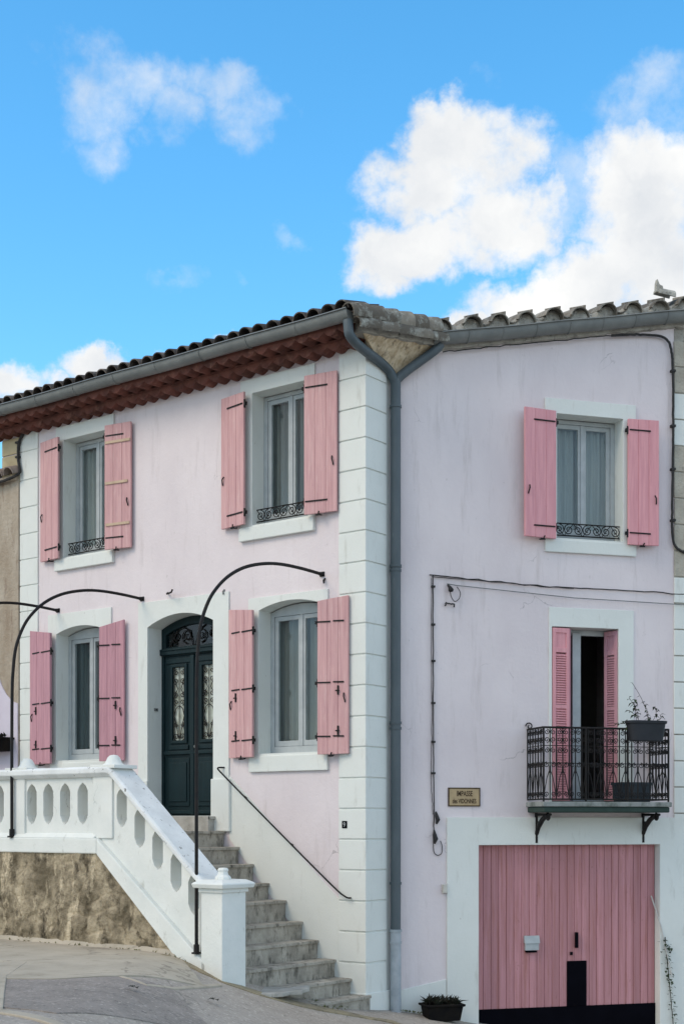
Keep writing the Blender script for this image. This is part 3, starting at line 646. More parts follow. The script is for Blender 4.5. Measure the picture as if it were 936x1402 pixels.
lbo = lb.build('letter_box', M_frame, gar, FR, bevel=.004)
G().box(1.80, 1.94, .055, .0995, -1.612, -1.592).build('letter_slot', M_dark, gar, FR)

# ---- eaves, gutters, roof
geno = G(); pch = .21
for k, (yo, zb, zt_) in enumerate(((-.20, 5.56, 5.655), (-.40, 5.655, 5.76))):
    n = 330
    x_of = lambda i: -6.62 + (6.62 + .05 * k) * i / n
    off = k * pch / 2
    prof = [(x_of(i), zb - .0 + .06 * (1 - abs(math.sin(math.pi * (x_of(i) + off) / pch))) ** 1.0) for i in range(n + 1)]
    vs = []
    for x, z in prof: vs += [(x, .0, z), (x, yo, z - .005), (x, yo, zt_), (x, 0, zt_)]
    fs = []
    for i in range(n): 
        for q in ((0, 1), (1, 2)): fs.append((i * 4 + q[0], i * 4 + q[1], i * 4 + 4 + q[1], i * 4 + 4 + q[0]))
    fs += [(0, 1, 2, 3), tuple(4 * n + q for q in (3, 2, 1, 0))]
    geno.add(vs, fs)
    geno.box(-6.62, .02 + .05 * k, yo - .02, .0, zt_ - .004, zt_ + .012)
geno.build('eave_cornice', M_geno, house)
def gutter(a, b, F, w=.085, d=.10):
    a, b = Vector(a), Vector(b); t = (b - a); t2 = Vector((t.x, t.y, 0)).normalized(); nrm = Vector((-t2.y, t2.x, 0))
    prof = [(w, .012), (w, 0)] + [(w * math.cos(math.pi * k / 10), -d * math.sin(math.pi * k / 10)) for k in range(1, 10)] + [(-w, 0), (-w, .012), (-w - .01, .02), (-w - .018, .008)]
    prof = [(-p, q) for p, q in prof]
    g = G(); n = 24
    g.shell(lambda u, v: a + t * u + nrm * -prof[min(int(round(v * (len(prof) - 1))), len(prof) - 1)][0] + Vector((0, 0, prof[min(int(round(v * (len(prof) - 1))), len(prof) - 1)][1] + .004 * math.sin(u * 19))), n, len(prof) - 1, .004)
    for u in [k / 9 for k in range(1, 9)]:
        c = a + t * u
        g.tube([c + nrm * p * 1.03 + Vector((0, 0, q * 1.03)) for p, q in prof[1:-2]], .007, 5)
    for c in (a, b):
        g.add([c + nrm * p + Vector((0, 0, q)) for p, q in prof[1:-2]], [tuple(range(len(prof) - 3))])
    return g.build('gutter', M_zinc, house, F, smooth=True)
gutter((-6.75, -.47, 5.835), (.14, -.47, 5.835), FL)
go = gutter((.50, -.13, 5.845), (4.5, -.13, 5.845 + .183 * 4.0), FR, .09, .115)
def tile_tube(g, p0, p1, up, r0, r1, conv=1, n=10, th=.014):
    p0, p1, up = Vector(p0), Vector(p1), Vector(up); ax = (p1 - p0).normalized(); sd = ax.cross(up).normalized(); up = sd.cross(ax)
    g.shell(lambda u, v: (p0 + (p1 - p0) * u) + (sd * math.cos(math.pi * v) + up * conv * math.sin(math.pi * v)) * (r0 + (r1 - r0) * u), 2, n, th)
def roof_l(p): q = FL.inverted() @ (FW @ Vector(p)); return 5.93 + .30 * (q.y + .5)
def roof_r(p): q = FR.inverted() @ (FW @ Vector(p)); return 5.97 + .183 * (q.x - .5) + .27 * (q.y + .2)
def roof_c(p): d = (Vector(p) - Vector((.121, 15.888, p[2]))).dot(Vector((-.639, .769, 0))); return 5.95 + .28 * d
roof = G()
i = 0; x = -6.68
while x < .12:
    y, z = -.50 + rnd.uniform(-.015, .015), 5.872; j = 0
    while y < 3.6:
        L_ = .42 if y < 1.6 else 1.2
        pw = wl(x, y + L_ * .6, 0)
        if roof_l(pw) > min(roof_r(pw), roof_c(pw)) + .02 and y > -.4: break
        tile_tube(roof, (x + rnd.uniform(-.006, .006), y, z + rnd.uniform(-.004, .004)), (x, y + L_, z + .30 * L_ - .012), (0, -.28, 1), .106, .09)
        tile_tube(roof, (x + pch / 2, y + .03, z + .035), (x + pch / 2, y + L_ + .03, z + .30 * L_ + .02), (0, -.28, 1), .07, .085, -1, 7)
        y += L_ - .07; z += (L_ - .07) * .30
    x += pch
rf = roof.build('roof', M_tile, house, smooth=True, label='weathered dark barrel tile roof slope over the street front')
roof = G(); x = .62; pr = .36
while x < 4.6:
    y = -.20 + rnd.uniform(-.03, .02); z = 5.90 + .183 * (x - .5); q = 0
    while y < 3:
        L_ = .45 if y < 1.0 else 1.3
        dx = rnd.uniform(-.012, .012); pw = wr(x, y + L_ * .5, 0)
        if roof_r(pw) > min(roof_l(pw), roof_c(pw)) + .03 and y > 0: break
        tile_tube(roof, (x + dx, y, z + rnd.uniform(-.008, .008)), (x + dx, y + L_, z + .27 * L_ - .014), (.18, -.27, 1), .125, .105)
        tile_tube(roof, (x + pr / 2, y + .03, z + .06 + .09), (x + pr / 2, y + L_, z + .27 * L_ + .05 + .09), (.18, -.27, 1), .10, .11, -1, 7)
        y += L_ - .07; z += (L_ - .07) * .27
    x += pr
roof.build('roof', M_tiler, house, FR, smooth=True, label='lichen grey tile roof slope over the garage side')
# mortar bedding under the side tiles
g = G(); n = 150
xsn = [.48 + 4.1 * i / n for i in range(n + 1)]
prof_ = lambda x, s: 5.985 + .183 * (x - .5) + .035 * math.cos(2 * math.pi * (x - .62) / pr) + .018 * mnoise.noise((x * 9, s, 0))
vs = []
for x in xsn:
    zb = 5.82 + .183 * (x - .5); yy = -.155 + .025 * mnoise.noise((x * 11, 1, 5))
    vs += [(x, yy + .01, zb), (x, yy + .02 * mnoise.noise((x * 15, 3, 1)), (zb + prof_(x, 1)) / 2), (x, yy + .03, prof_(x, 1)), (x, .2, prof_(x, 2) + .05), (x, .2, zb)]
fs = [(i * 5 + k, i * 5 + (k + 1) % 5, i * 5 + 5 + (k + 1) % 5, i * 5 + 5 + k) for i in range(n) for k in range(5)] + [(0, 1, 2, 3, 4), tuple(n * 5 + k for k in (4, 3, 2, 1, 0))]
g.add(vs, fs).build('mortar_bedding', M_mortar, house, FR, smooth=True)
# ragged cornice of broken tile and mortar under the side gutter
g = G(); n = 120; vs = []
for i in range(n + 1):
    x = .5 + 3.75 * i / n; zt_ = 5.74 + .183 * (x - .5); d = .035 + .03 * mnoise.noise((x * 6, 0, 9)) + .015 * mnoise.noise((x * 19, 0, 2))
    vs += [(x, -.05 - .02 * mnoise.noise((x * 8, 4, 4)), zt_ - d), (x, -.06, zt_ + .03), (x, .0, zt_ + .03), (x, .0, zt_ - d - .012)]
g.add(vs, [(i * 4 + k, i * 4 + (k + 1) % 4, i * 4 + 4 + (k + 1) % 4, i * 4 + 4 + k) for i in range(n) for k in range(4)] + [(0, 1, 2, 3), tuple(n * 4 + k for k in (3, 2, 1, 0))])
g.build('mortar_cornice', M_mortar, house, FR, smooth=True)
# roof decks closing the roof
A = Vector((.121, 15.888, 0)); B = Vector((1.154, 16.746, 0)); ab = (B - A).normalized(); out = Vector((ab.y, -ab.x, 0))
q0 = wl(-6.7, -.42, 5.83); q1 = wl(.1, -.42, 5.83); q2 = wl(-6.7, 4.2, 7.2); q3 = wr(1.0, 4.2, 7.35); q4 = wr(.55, -.12, 5.92); q5 = wr(4.6, -.12, 6.66); q6 = wr(4.6, 4.2, 7.85)
q7, q8 = wl(-6.7, 8.2, 5.8), wr(4.6, 8.2, 5.9)
deck = G(); dv = [q0, q1, q3, q2, q4, q5, q6, q7, q8]
df = [(0, 1, 2, 3), (1, 4, 2), (4, 5, 6, 2), (3, 2, 8, 7), (2, 6, 8)]
deck.add([p for p in dv] + [p - Vector((0, 0, .05)) for p in dv], df + [tuple(i + 9 for i in reversed(f)) for f in df] + [(a, b, b + 9, a + 9) for a, b in ((0, 1), (1, 4), (4, 5), (5, 6), (6, 8), (8, 7), (7, 3), (3, 0))])
deck.build('roof_deck', M_tiler, house, FW)
# verge tiles round the corner: two courses between the eaves
g = G(); L_ = (B - A).length
for row, (dz, r, off, cnt, m0) in enumerate(((0.0, .125, .0, 6, .0), (-.125, .10, .03, 5, .10))):
    for k in range(cnt):
        t0, t1 = (k - .12) / cnt * L_ + m0, (k + 1.06) / cnt * L_ + m0
        zf = lambda t: 5.815 + .115 * t / L_ + dz
        p0 = A + ab * t0 + out * (off - .06) + Vector((0, 0, zf(t0) + rnd.uniform(-.006, .006))); p1 = A + ab * t1 + out * (off - .06) + Vector((0, 0, zf(t1) + .012))
        tile_tube(g, p1, p0, (out.x * .55, out.y * .55, 1), r * 1.06, r * .93, n=12)
g.build('verge_tile', M_tiler, house, FW, smooth=True)
g = G(); vs = []; n = 30
for i in range(n + 1):
    t = L_ * (.14 + .86 * i / n); c = A + ab * t; z = 5.815 + .115 * t / L_; w = .02 * mnoise.noise((t * 9, 2, 2))
    vs += [c + out * (-.03 + w) + Vector((0, 0, z + .0)), c + out * (-.05 + w) + Vector((0, 0, z - .19 + w)), c - out * .3 + Vector((0, 0, z - .19)), c - out * .3 + Vector((0, 0, z))]
g.add(vs, [(i * 4 + k, i * 4 + (k + 1) % 4, i * 4 + 4 + (k + 1) % 4, i * 4 + 4 + k) for i in range(n) for k in range(4)] + [(0, 1, 2, 3), tuple(n * 4 + k for k in (3, 2, 1, 0))])
g.build('mortar_bedding', M_mortar, house, FW, smooth=True)
# flared corbel under the corner of the roof
T1 = wl(.16, -.28, 5.66); T2 = wr(.60, -.10, 5.79); T0 = wr(.10, .0, 5.30); T0b = wr(.02, .0, 5.30)
g = G(); n = 24
def cf(u, v):
    top = T1.lerp(T2, u); bot = T0b.lerp(T0, u)
    p = bot.lerp(top, v); bul = .05 * math.sin(math.pi * v) * -1 + .012 * math.sin(u * 31) * v
    return p + out * bul
g.grid(cf, n, n)
bk = [T1 + Vector((.05, .35, .02)), T2 + Vector((.0, .3, .02)), T0 + Vector((.0, .1, 0)), T0b + Vector((0, .1, 0))]
g.add([T1, T2, T0, T0b] + bk, [(0, 1, 5, 4), (1, 2, 6, 5), (3, 0, 4, 7)])
g.build('corner_corbel', M_corbel, house, FW, smooth=True)
# downpipe with its two branches
dp = G(); px_, py_ = .05, -.085
dp.tube([(px_, py_, 5.30), (px_, py_, 2.0), (px_, py_, -1.30)], .062, 14)
dpo = dp.build('downpipe', M_pipe, house, FR, smooth=True)
def arc(pts, n=8):                                        # rounded polyline
    pts = [Vector(p) for p in pts]; o = [pts[0]]
    for a, b, c in zip(pts, pts[1:], pts[2:]):
        p, q = b + (a - b) * .42, b + (c - b) * .42
        o += [(p * (1 - t) + b * t) * (1 - t) + (b * (1 - t) + q * t) * t for t in [k / n for k in range(n + 1)]]
    return o + [pts[-1]]
Y = wr(px_, py_, 5.28)
br = arc([wl(.10, -.47, 5.74), wl(.12, -.47, 5.52), Y + Vector((-.10, -.04, .16)), Y + Vector((0, 0, -.02))])
G().tube(br, .058, 14).build('pipe_branch', M_pipe, dpo, FW, smooth=True)
br = [wr(.60, -.135, 5.76), wr(.56, -.13, 5.70), Y + Vector((.02, .0, .05)), Y + Vector((0, 0, -.05))]
G().tube(arc(br), .056, 14).build('pipe_branch', M_pipe, dpo, FW, smooth=True)
G().tube([(px_, py_, -1.28), (px_, py_, -2.2), (px_ - .0, py_, -2.42)], .066, 14).build('pipe_shoe', M_zinc2, dpo, FR, smooth=True, label='pale painted lowest length of the downpipe')
for z, r in ((4.98, .072), (3.07, .074), (3.02, .070), (1.195, .074), (1.13, .072), (-.724, .072), (-1.29, .076), (-1.43, .074)):
    g = G().tube([(px_, py_, z - .015), (px_, py_, z + .015)], r, 14); g.box(px_ - .008, px_ + .008, py_, .0, z - .008, z + .008); g.build('pipe_clip', M_pipe if z > -1.2 else M_zinc2, dpo, FR, smooth=True)

# ------------------------------------------------------------------ neighbouring house at the far left
nb = thing('neighbouring_house', 'lower tan rendered house adjoining the left end of the pink house', 'house', FL, (-6.6, 0, -1.5))
G().prism(rect(-11, -6.175, -1.6, 4.98), -.035, .3).build('wall', M_tan, nb)
g = G(); g.prism([(-6.6, -1.5)] + [(-6.18, -1.5), (-6.18, 1.72)] + [(-6.18 - .45 * math.sin(t), 1.72 + .60 * (1 - math.cos(t)) ** .8) for t in [k * math.pi / 16 for k in range(1, 9)]] + [(-11, 2.45), (-11, -1.5)], -.05, -.035)
g.build('painted_patch', M_lav, nb, label='pale lilac painted lower part of the tan wall')
g = G(); x = -6.24
while x > -9: tile_tube(g, (x, -.17, 5.0), (x, .5, 5.22), (0, -.3, 1), .11, .10); x -= .24
g.build('coping', M_terr, nb, smooth=True)
G().box(-11, -6.19, -.1, .32, 4.94, 5.0).build('coping_bed', M_tan, nb, bevel=.01)

# ------------------------------------------------------------------ stairs
st = thing('staircase', 'worn grey concrete steps climbing along the pink wall to the teal door', 'staircase', FL, (-1.2, -1, -1.8))
SX = [.074, -.177, -.422, -.682, -.925, -1.181, -1.458, -1.709, -1.952, -2.199]; SZ = [-2.02, -1.836, -1.626, -1.41, -1.196, -.947, -.746, -.514, -.303, -.102]
def rough_block(g, x0, x1, y0, y1, z0, z1, n=16, amp=.012, seed=0):
    def f(u, v):                                           # nosing to riser, worn
        y = y0 + (y1 - y0) * u; w = amp * mnoise.noise((y * 7, seed, 0)) + amp * .6 * mnoise.noise((y * 23, seed, 4))
        P = [(x0, z1), (x1 - .02, z1 + .15 * w), (x1 - .001 + w * .6, z1 - .004 + w * .5), (x1 + w * .5, z1 - .034), (x1 - .024 + .25 * w, z1 - .036), (x1 - .024, z0)]
        p = P[int(round(v * 5))]; return (p[0], y, p[1])
    g.grid(f, n, 5); g.add([(x0, y0, z1), (x1 - .02, y0, z1), (x1 - .024, y0, z0), (x0, y0, z0), (x0, y1, z1), (x1 - .02, y1, z1), (x1 - .024, y1, z0), (x0, y1, z0)], [(0, 1, 2, 3), (7, 6, 5, 4)])
for k, (x, z) in enumerate(zip(SX, SZ)):
    xb = SX[k + 1] - .05 if k < 9 else -6.1
    y0 = -1.84 if k > 1 else (-1.0, -1.2)[k]
    g = G(); rough_block(g, xb, x, y0, -.014 if k else .02, (SZ[k - 1] if k else -2.5) - .02, z, 40, .014, k)
    g.build('step' if k < 9 else 'landing', M_step, st, smooth=True)
g = G(); rough_block(g, -3.6, -2.33, -.16, .24, -.11, .084, 8, .004, 30); g.build('threshold', M_tread, st, FL, smooth=True)
# broken slab in front of the lowest steps
bs = thing('broken_slab', 'broken concrete slab with a dark hollow under it at the foot of the stairs', 'slab', FL, (-.2, -1.3, -1.95))
pl = [(-.45, -1.86), (-.16, -1.9), (-.02, -1.74), (.06, -1.58), (.03, -1.42), (.10, -1.30), (.02, -1.18), (-.02, -1.02), (-.10, -1.0), (-.14, -.86), (-.3, -.84), (-.45, -.86)]
G().prism(pl, -1.885, -1.838, axis='z').build('slab', M_tread, bs, bevel=.01)
g = G()
for k in range(9):
    x, y = rnd.uniform(-.1, .06), rnd.uniform(-1.0, -.72); r = rnd.uniform(.02, .045); zz = gz(x, y)
    g.add([(x + r * math.cos(a) * rnd.uniform(.8, 1.2), y + r * math.sin(a), zz - .02 + h) for h in (0, r * 1.1) for a in [q * math.pi / 3 for q in range(6)]], [tuple(range(6))[::-1], tuple(range(6, 12))] + [(i, (i + 1) % 6, 6 + (i + 1) % 6, 6 + i) for i in range(6)])
g.build('rubble', M_step, bs, bevel=.008, kind='stuff')

# ------------------------------------------------------------------ balustrade wall
bw_ = thing('balustrade', 'white pierced masonry balustrade on a brown stone base, sloping down beside the stairs', 'balustrade', FL, (-2.2, -2.0, -1.5))
YF, YB = -2.2, -1.84
sl = -1.255 / 1.44                                          # fall of the sloping cap
ct = lambda x: .645 if x < -2.0 else .645 + sl * (x + 2.0)  # cap top
xe = -.56
def oct_hole(c, zc, w, hh, sh=0):                           # tall pointed opening
    return [(c - w / 2, zc - hh * .55 + sh * -w / 2), (c - w / 2 * .55, zc - hh * .85 - sh * w / 4), (c, zc - hh), (c + w / 2 * .55, zc - hh * .85 + sh * w / 4), (c + w / 2, zc - hh * .55 + sh * w / 2),
            (c + w / 2, zc + hh * .6), (c + w / 2 * .6, zc + hh * .85), (c, zc + hh), (c - w / 2 * .6, zc + hh * .85), (c - w / 2, zc + hh * .6)]
hol = [oct_hole(c - .075, .222, .175, .245) for c in (-5.12, -4.82, -4.52, -4.22, -3.926, -3.32, -3.025, -2.729, -2.426)]
hol += [oct_hole(c - .078, zc + .088, .165, .225, -.18) for c, zc in ((-1.775, .085), (-1.487, -.146), (-1.206, -.385), (-.924, -.625), (-.657, -.862))]
G().prism([(-7, -.20), (-2.2, -.20), (-.5, -1.68), (-.5, -.70), (-2.0, .58), (-7, .58)], YF + .07, YB - .06, hol).build('panel', M_bal, bw_, bevel=.012)
g = G(); g.box(-7, -2.2, YF, YB, -.356, -.178)
g.prism([(-.178, YF), (-.178, YF + .07), (-.115, YF + .07)][::-1] and [(YF, -.1785), (YF + .071, -.1785), (YF + .071, -.115)], -7, -2.25, axis='x')
g.prism([(-2.2002, -.178), (-2.2002, -.356), (-1.0, -1.42), (-.5, -1.86), (-.5, -1.52)], YF, YB); g.build('plinth', M_bal, bw_, bevel=.014)
G().box(-3.72, -3.50, YF + .045, YB - .05, -.1785, .56).build('post', M_bal, bw_, bevel=.008); G().box(-2.30, -1.985, YF + .045, YB - .05, -.1785, .56).build('post', M_bal, bw_, bevel=.008)
cap = G(); cy0, cy1 = YF - .015, YB + .02
def cap_sec(x, z, vs):
    for y, dz in ((cy0, -.075), (cy0, -.02), (cy0 + .03, 0), (cy1 - .03, 0), (cy1, -.02), (cy1, -.075), (cy1 - .05, -.12), (cy0 + .05, -.12)): vs.append((x, y, z + dz))
vs = []; xl = [-7, -5, -3.5, -2.1, -2.02] + [-1.98 + (xe + 1.98) * k / 20 for k in range(21)]
for x in xl: cap_sec(x, ct(x) + .004 * mnoise.noise((x * 3, 0, 0)), vs)
cap.add(vs, [(i * 8 + k, i * 8 + (k + 1) % 8, i * 8 + 8 + (k + 1) % 8, i * 8 + 8 + k) for i in range(len(xl) - 1) for k in range(8)] + [tuple(range(8)), tuple((len(xl) - 1) * 8 + k for k in range(7, -1, -1))])
cap.build('cap_rail', M_cap, bw_, bevel=.008)
for x in (-3.61, -2.10):
    g = G(); c = (x, (YF + YB) / 2, .635)
    g.lathe([(.13, 0), (.13, .03), (.10, .05), (.085, .085), (.07, .115), (.045, .14), (.0, .148)], c, 18); g.box(x - .2, x + .2, YF + .0, YB - .0, .62, .662)
    g.build('finial', M_bal, bw_, smooth=True, bevel=.006)
nw = G().box(-.565, -.259, YF, YB + .02, -2.1, -.70).build('newel_pillar', M_bal, bw_, bevel=.01)
g = G(); g.box(-.585, -.239, YF - .02, YB + .04, -.745, -.6995)
g.add([(x, y, z) for z, e in ((-.6993, .06), (-.655, .075), (-.64, .06), (-.61, .0)) for x, y in ((-.565 - e, YF - e), (-.259 + e, YF - e), (-.259 + e, YB + .02 + e), (-.565 - e, YB + .02 + e))],
      [(0, 3, 2, 1), (12, 13, 14, 15)] + [(4 * l + k, 4 * l + (k + 1) % 4, 4 * l + 4 + (k + 1) % 4, 4 * l + 4 + k) for l in range(3) for k in range(4)])
g.build('pillar_cap', M_bal, nw, bevel=.006)
G().lathe([(.09, 0), (.085, .03), (.06, .05), (.05, .085), (.062, .10), (.05, .125), (.0, .13)], (-.41, (YF + YB) / 2, -.612), 8).build('finial', M_bal, nw, bevel=.005)
# stone base under the plinth, lumpy
from mathutils.noise import voronoi as mvor
def stone_front(x, z):
    q = (x * 3.1 + .5 * mnoise.noise((x * 4, z * 4, 8)), z * 3.6 + .5 * mnoise.noise((x * 4, z * 4, 1)), 0)
    d = mvor(q)[0]; e = min(1, max(0, (d[1] - d[0]) * 2.4)); cover = min(1, max(0, .5 + 1.6 * mnoise.noise((x * 1.1, z * 1.3, 12))))
    return YF + .045 - .034 * (e ** .6) * (1 - .8 * cover) - .024 * cover - .018 * mnoise.noise((x * 2.0, z * 1.4, 0)) - .013 * mnoise.noise((x * 6, z * 4, 2)) - .010 * mnoise.noise((x * 15, z * 11, 5)) - .009 * mnoise.noise((x * 34, z * 30, 9))
g = G(); nx = 330; nz = 110
def sf(u, v):
    x = -4.7 + 3.7 * u; top = -.35 if x < -2.215 else -.35 - .887 * (x + 2.215); z = -1.75 + (top + 1.75) * v; z = max(z, -1.75)
    return (x, stone_front(x, z), z)
g.grid(sf, nx, nz); g.prism(rect(-7, -4.69, -1.75, -.36), YF + .02, YF + .09); g.prism([(-7, -1.75), (-1.0, -1.75), (-1.0, -1.43), (-2.215, -.36), (-7, -.36)], YF + .09, YB - .02)
g.build('stone_base', M_stone, bw_, smooth='all')
g = G().grid(lambda u, v: (-7 + 6.05 * u, YF + .02 - .055 * v * (1 + .3 * mnoise.noise((u * 40, 0, 0))), gz(-7 + 6.05 * u, YF) + .06 + .015 * mnoise.noise((u * 30, 1, 0)) - .065 * v), 90, 3)
g.build('mortar_fillet', M_conc, bw_, smooth='all')

# ------------------------------------------------------------------ awning hoops
def smooth_path(P, n=5):
    P = [Vector(p) for p in P]; Q = [P[0] * 2 - P[1]] + P + [P[-1] * 2 - P[-2]]; o = []
    for a, b, c, d in zip(Q, Q[1:], Q[2:], Q[3:]):
        for k in range(n):
            t = k / n; o.append(.5 * ((2 * b) + (c - a) * t + (2 * a - 5 * b + 4 * c - d) * t * t + (3 * b - a - 3 * c + d) * t ** 3))
    return o + [P[-1]]
def hoop(x, zfoot, label):
    t = thing('awning_hoop', label, 'metal hoop', FL, (x, YF + .02, zfoot), 'black awning hoops arching to the wall')
    pts = [(x, -2.19, zfoot), (x, -2.19, 0), (x, -2.19, 1.0), (x, -2.185, 1.6)] + [(x, y, z) for y, z in ((-2.17, 1.85), (-2.13, 2.12), (-2.03, 2.36), (-1.90, 2.54), (-1.69, 2.72), (-1.42, 2.86), (-1.10, 2.95), (-.78, 2.992), (-.4, 2.998), (-.03, 2.985))]
    pts = smooth_path([p for p in pts if p[2] >= zfoot])
    G().tube(pts, .0195, 10).build('pole', M_iron, t, smooth=True)
    g = G(); g.box(x - .035, x + .035, -.012, .0, 2.955, 3.015); g.tube([(x, -.05, 2.985), (x, -.01, 2.985)], .025, 10); g.build('wall_flange', M_iron, t, bevel=.004)
    g = G(); g.box(x - .032, x + .032, YF - .035, YF + .05, zfoot - .012, zfoot + .008); g.tube([(x, -2.19, zfoot), (x, -2.19, zfoot + .09)], .031, 10); g.build('foot', M_iron, t, bevel=.003)
hoop(-.64, -1.40, 'black iron hoop footed on the sloping plinth, passing in front of the teal door')
hoop(-3.69, -.166, 'black iron hoop footed on the level ledge beside the balustrade post finial')
hoop(-5.36, -.166, 'black iron hoop at the left edge, most of it cut off by the frame')

# ------------------------------------------------------------------ small things on the walls
t = thing('handrail', 'thin dark sloping handrail fixed to the pink wall beside the steps', 'handrail', FL, (-1.2, -.06, -.1))
G().tube(arc([(-2.20, -.02, .70), (-2.262, -.09, .70), (-2.245, -.09, .665), (-.36, -.09, -.80), (-.205, -.09, -.885), (-.19, -.03, -.888)], 5), .0105, 8).build('rail', M_iron, t, smooth=True)
for k in (.22, .62): 
    x = -2.245 + 1.885 * k; z = .665 - 1.465 * k
    G().tube([(x, -.02, z - .03), (x, -.09, z)], .009, 6).build('wall_bracket', M_iron, t)
t = thing('street_sign', 'tan enamel street name plate on the lilac wall by the cables', 'street sign', FR, (.95, 0, .2))
G().box(.748, 1.155, -.012, .0, .203, .424).build('plate', M_sign, t, FR, bevel=.003)
G().prism(rect(.744, 1.159, .199, .428), -.016, -.0005, [rect(.757, 1.146, .212, .415)]).build('rim', M_ink, t, FR)
def text(s, x, z, h, m, parent, F, name='lettering', y=-.0135, w=None):
    c = bpy.data.curves.new(name, 'FONT'); c.body = s; c.size = h; c.align_x = 'CENTER'; c.extrude = .0008; c.offset = .0012
    o = bpy.data.objects.new(name, c); COL.objects.link(o); c.materials.append(m)
    sx = 1 if w is None else w
    bpy.context.view_layer.update()
    me = bpy.data.meshes.new_from_object(o.evaluated_get(bpy.context.evaluated_depsgraph_get()))
    bpy.data.objects.remove(o); bpy.data.curves.remove(c)
    me.transform(world_of(parent).inverted() @ F @ Matrix.Translation((x, y, z)) @ Matrix.Rotation(R(90), 4, 'X') @ Matrix.Diagonal((sx, 1, 1, 1)))
    o = bpy.data.objects.new(name, me); COL.objects.link(o); o.parent = parent; WM[o.name] = world_of(parent)
    if not me.materials: me.materials.append(m)
    return o
text('IMPASSE', .955, .325, .092, M_ink, t, FR, w=.62)
text('des VIDONNES', .952, .238, .078, M_ink, t, FR, w=.60)
t = thing('house_number', 'small black house number plate on the corner quoin', 'number plate', FL, (-.28, -.022, -.07))
G().box(-.325, -.25, -.03, -.0225, -.065, .022).build('plate', M_dark, t, FL, bevel=.003)
text('9', -.288, -.047, .075, M_num, t, FL, 'numeral', y=-.031)
t = thing('doorbell', 'small grey bell plate on the left reveal of the teal door', 'doorbell', FL, (-3.575, .13, 1.5))
g = G().box(-3.5745, -3.566, .10, .17, 1.49, 1.53); g.build('plate', M_zinc, t); G().tube([(-3.566, .135, 1.51), (-3.56, .135, 1.51)], .008, 8).build('button', M_dark, t)
t = thing('wall_hook', 'small dark iron bracket on the pink wall above the teal door', 'bracket', FL, (-3.084, 0, 3.0))
G().tube([(-3.22, -.005, 3.02), (-3.18, -.06, 2.995), (-3.02, -.14, 2.99), (-2.99, -.15, 3.02)], .012, 6).build('hook', M_iron, t)
for x, z, lab in ((-2.22, 2.93, 'small grey wall anchor between the hoop and the lower right window'), (-.60, 2.90, 'tiny black wall anchor under the end of the front hoop')):
    t = thing('wall_anchor', lab, 'wall anchor', FL, (x, 0, z)); G().tube([(x, 0, z + .03), (x, -.03, z), (x + .01, -.035, z - .03)], .012, 6).build('pin', M_iron if x > -1 else M_zinc, t)
t = thing('junction_box', 'small cream electrical box beside the white garage surround', 'junction box', FR, (.69, 0, -.86))
G().box(.662, .722, -.045, 0, -.855, -.745).build('casing', M_box, t, FR, bevel=.008); G().box(.668, .716, -.05, -.0455, -.848, -.752).build('lid', M_box, t, FR, bevel=.004)
def wig(pts, n, amp, seed, f=5):
    out_ = []
    for i, (a, b) in enumerate(zip(pts, pts[1:])):
        a, b = Vector(a), Vector(b)
        for k in range(n):
            p = a.lerp(b, k / n); s = i * 3.1 + k / n * f
            out_.append(p + Vector((mnoise.noise((s, seed, 0)), .3 * mnoise.noise((s, seed, 7)), mnoise.noise((s, seed, 3)))) * amp)
    return out_ + [Vector(pts[-1])]
t = thing('wall_cable', 'bundle of dark wires running down and along the lilac side wall above the street sign', 'cable', FR, (.55, 0, -.3))
g = G(); g.tube(wig([(.50, -.02, 3.0), (1.2, -.02, 2.965), (1.966, -.02, 2.93), (3.0, -.02, 2.93), (4.25, -.02, 2.915)], 10, .016, 1), .007, 6)
g.tube(wig([(.53, -.02, 2.98), (1.4, -.025, 2.95), (2.4, -.025, 2.92)], 10, .016, 4), .0045, 6); g.build('wire', M_cable, t, FR)
g = G(); g.tube(wig([(.545, -.02, 3.0), (.548, -.02, 2.0), (.55, -.02, 1.0), (.56, -.02, .12), (.55, -.02, -.2)], 12, .009, 2), .0065, 6)
g.tube(wig([(.525, -.02, 2.96), (.53, -.02, 1.2), (.52, -.02, .5), (.545, -.02, .1)], 12, .01, 5), .004, 6)
g.tube(arc([(.55, -.02, -.15), (.55, -.02, -.36), (.60, -.02, -.40), (.66, -.02, -.38), (.665, -.02, -.28), (.64, -.02, -.22)], 5), .0055, 6); g.build('wire', M_cable, t, FR)
for x, z in ((.548, 2.86), (.548, 2.40), (.55, 1.96), (.55, 1.45), (.55, .98), (.55, .60)): G().box(x - .022, x + .022, -.035, 0, z - .012, z + .012).build('cable_clip', M_cable, t, FR)
for x, z, h in ((.585, .06, .075), (.56, -.17, .085)):
    G().tube([(x, -.035, z - h), (x + .015, -.045, z - h * .3), (x, -.04, z + h * .3), (x - .006, -.03, z + h)], [.012, .028, .024, .01], 8).build('splice', M_cable, t, FR)
t = thing('span_wire', 'thin grey wire stretched from the black insulator across the side wall', 'cable', FR, (.8, 0, 2.85))
G().tube([(.72, -.03, 2.90), (.85, -.035, 2.885), (2.4, -.045, 2.80), (4.25, -.05, 2.775)], .0055, 6).build('wire', M_zinc, t, FR)
t = thing('wire_insulator', 'black insulator with a loop of wire on the lilac wall below the cable corner', 'insulator', FR, (.74, 0, 2.7))
G().tube([(.735, -.02, 2.89), (.75, -.045, 2.86), (.765, -.055, 2.82), (.77, -.055, 2.80)], [.012, .02, .034, .02], 10).build('insulator', M_cable, t, FR, smooth=True)
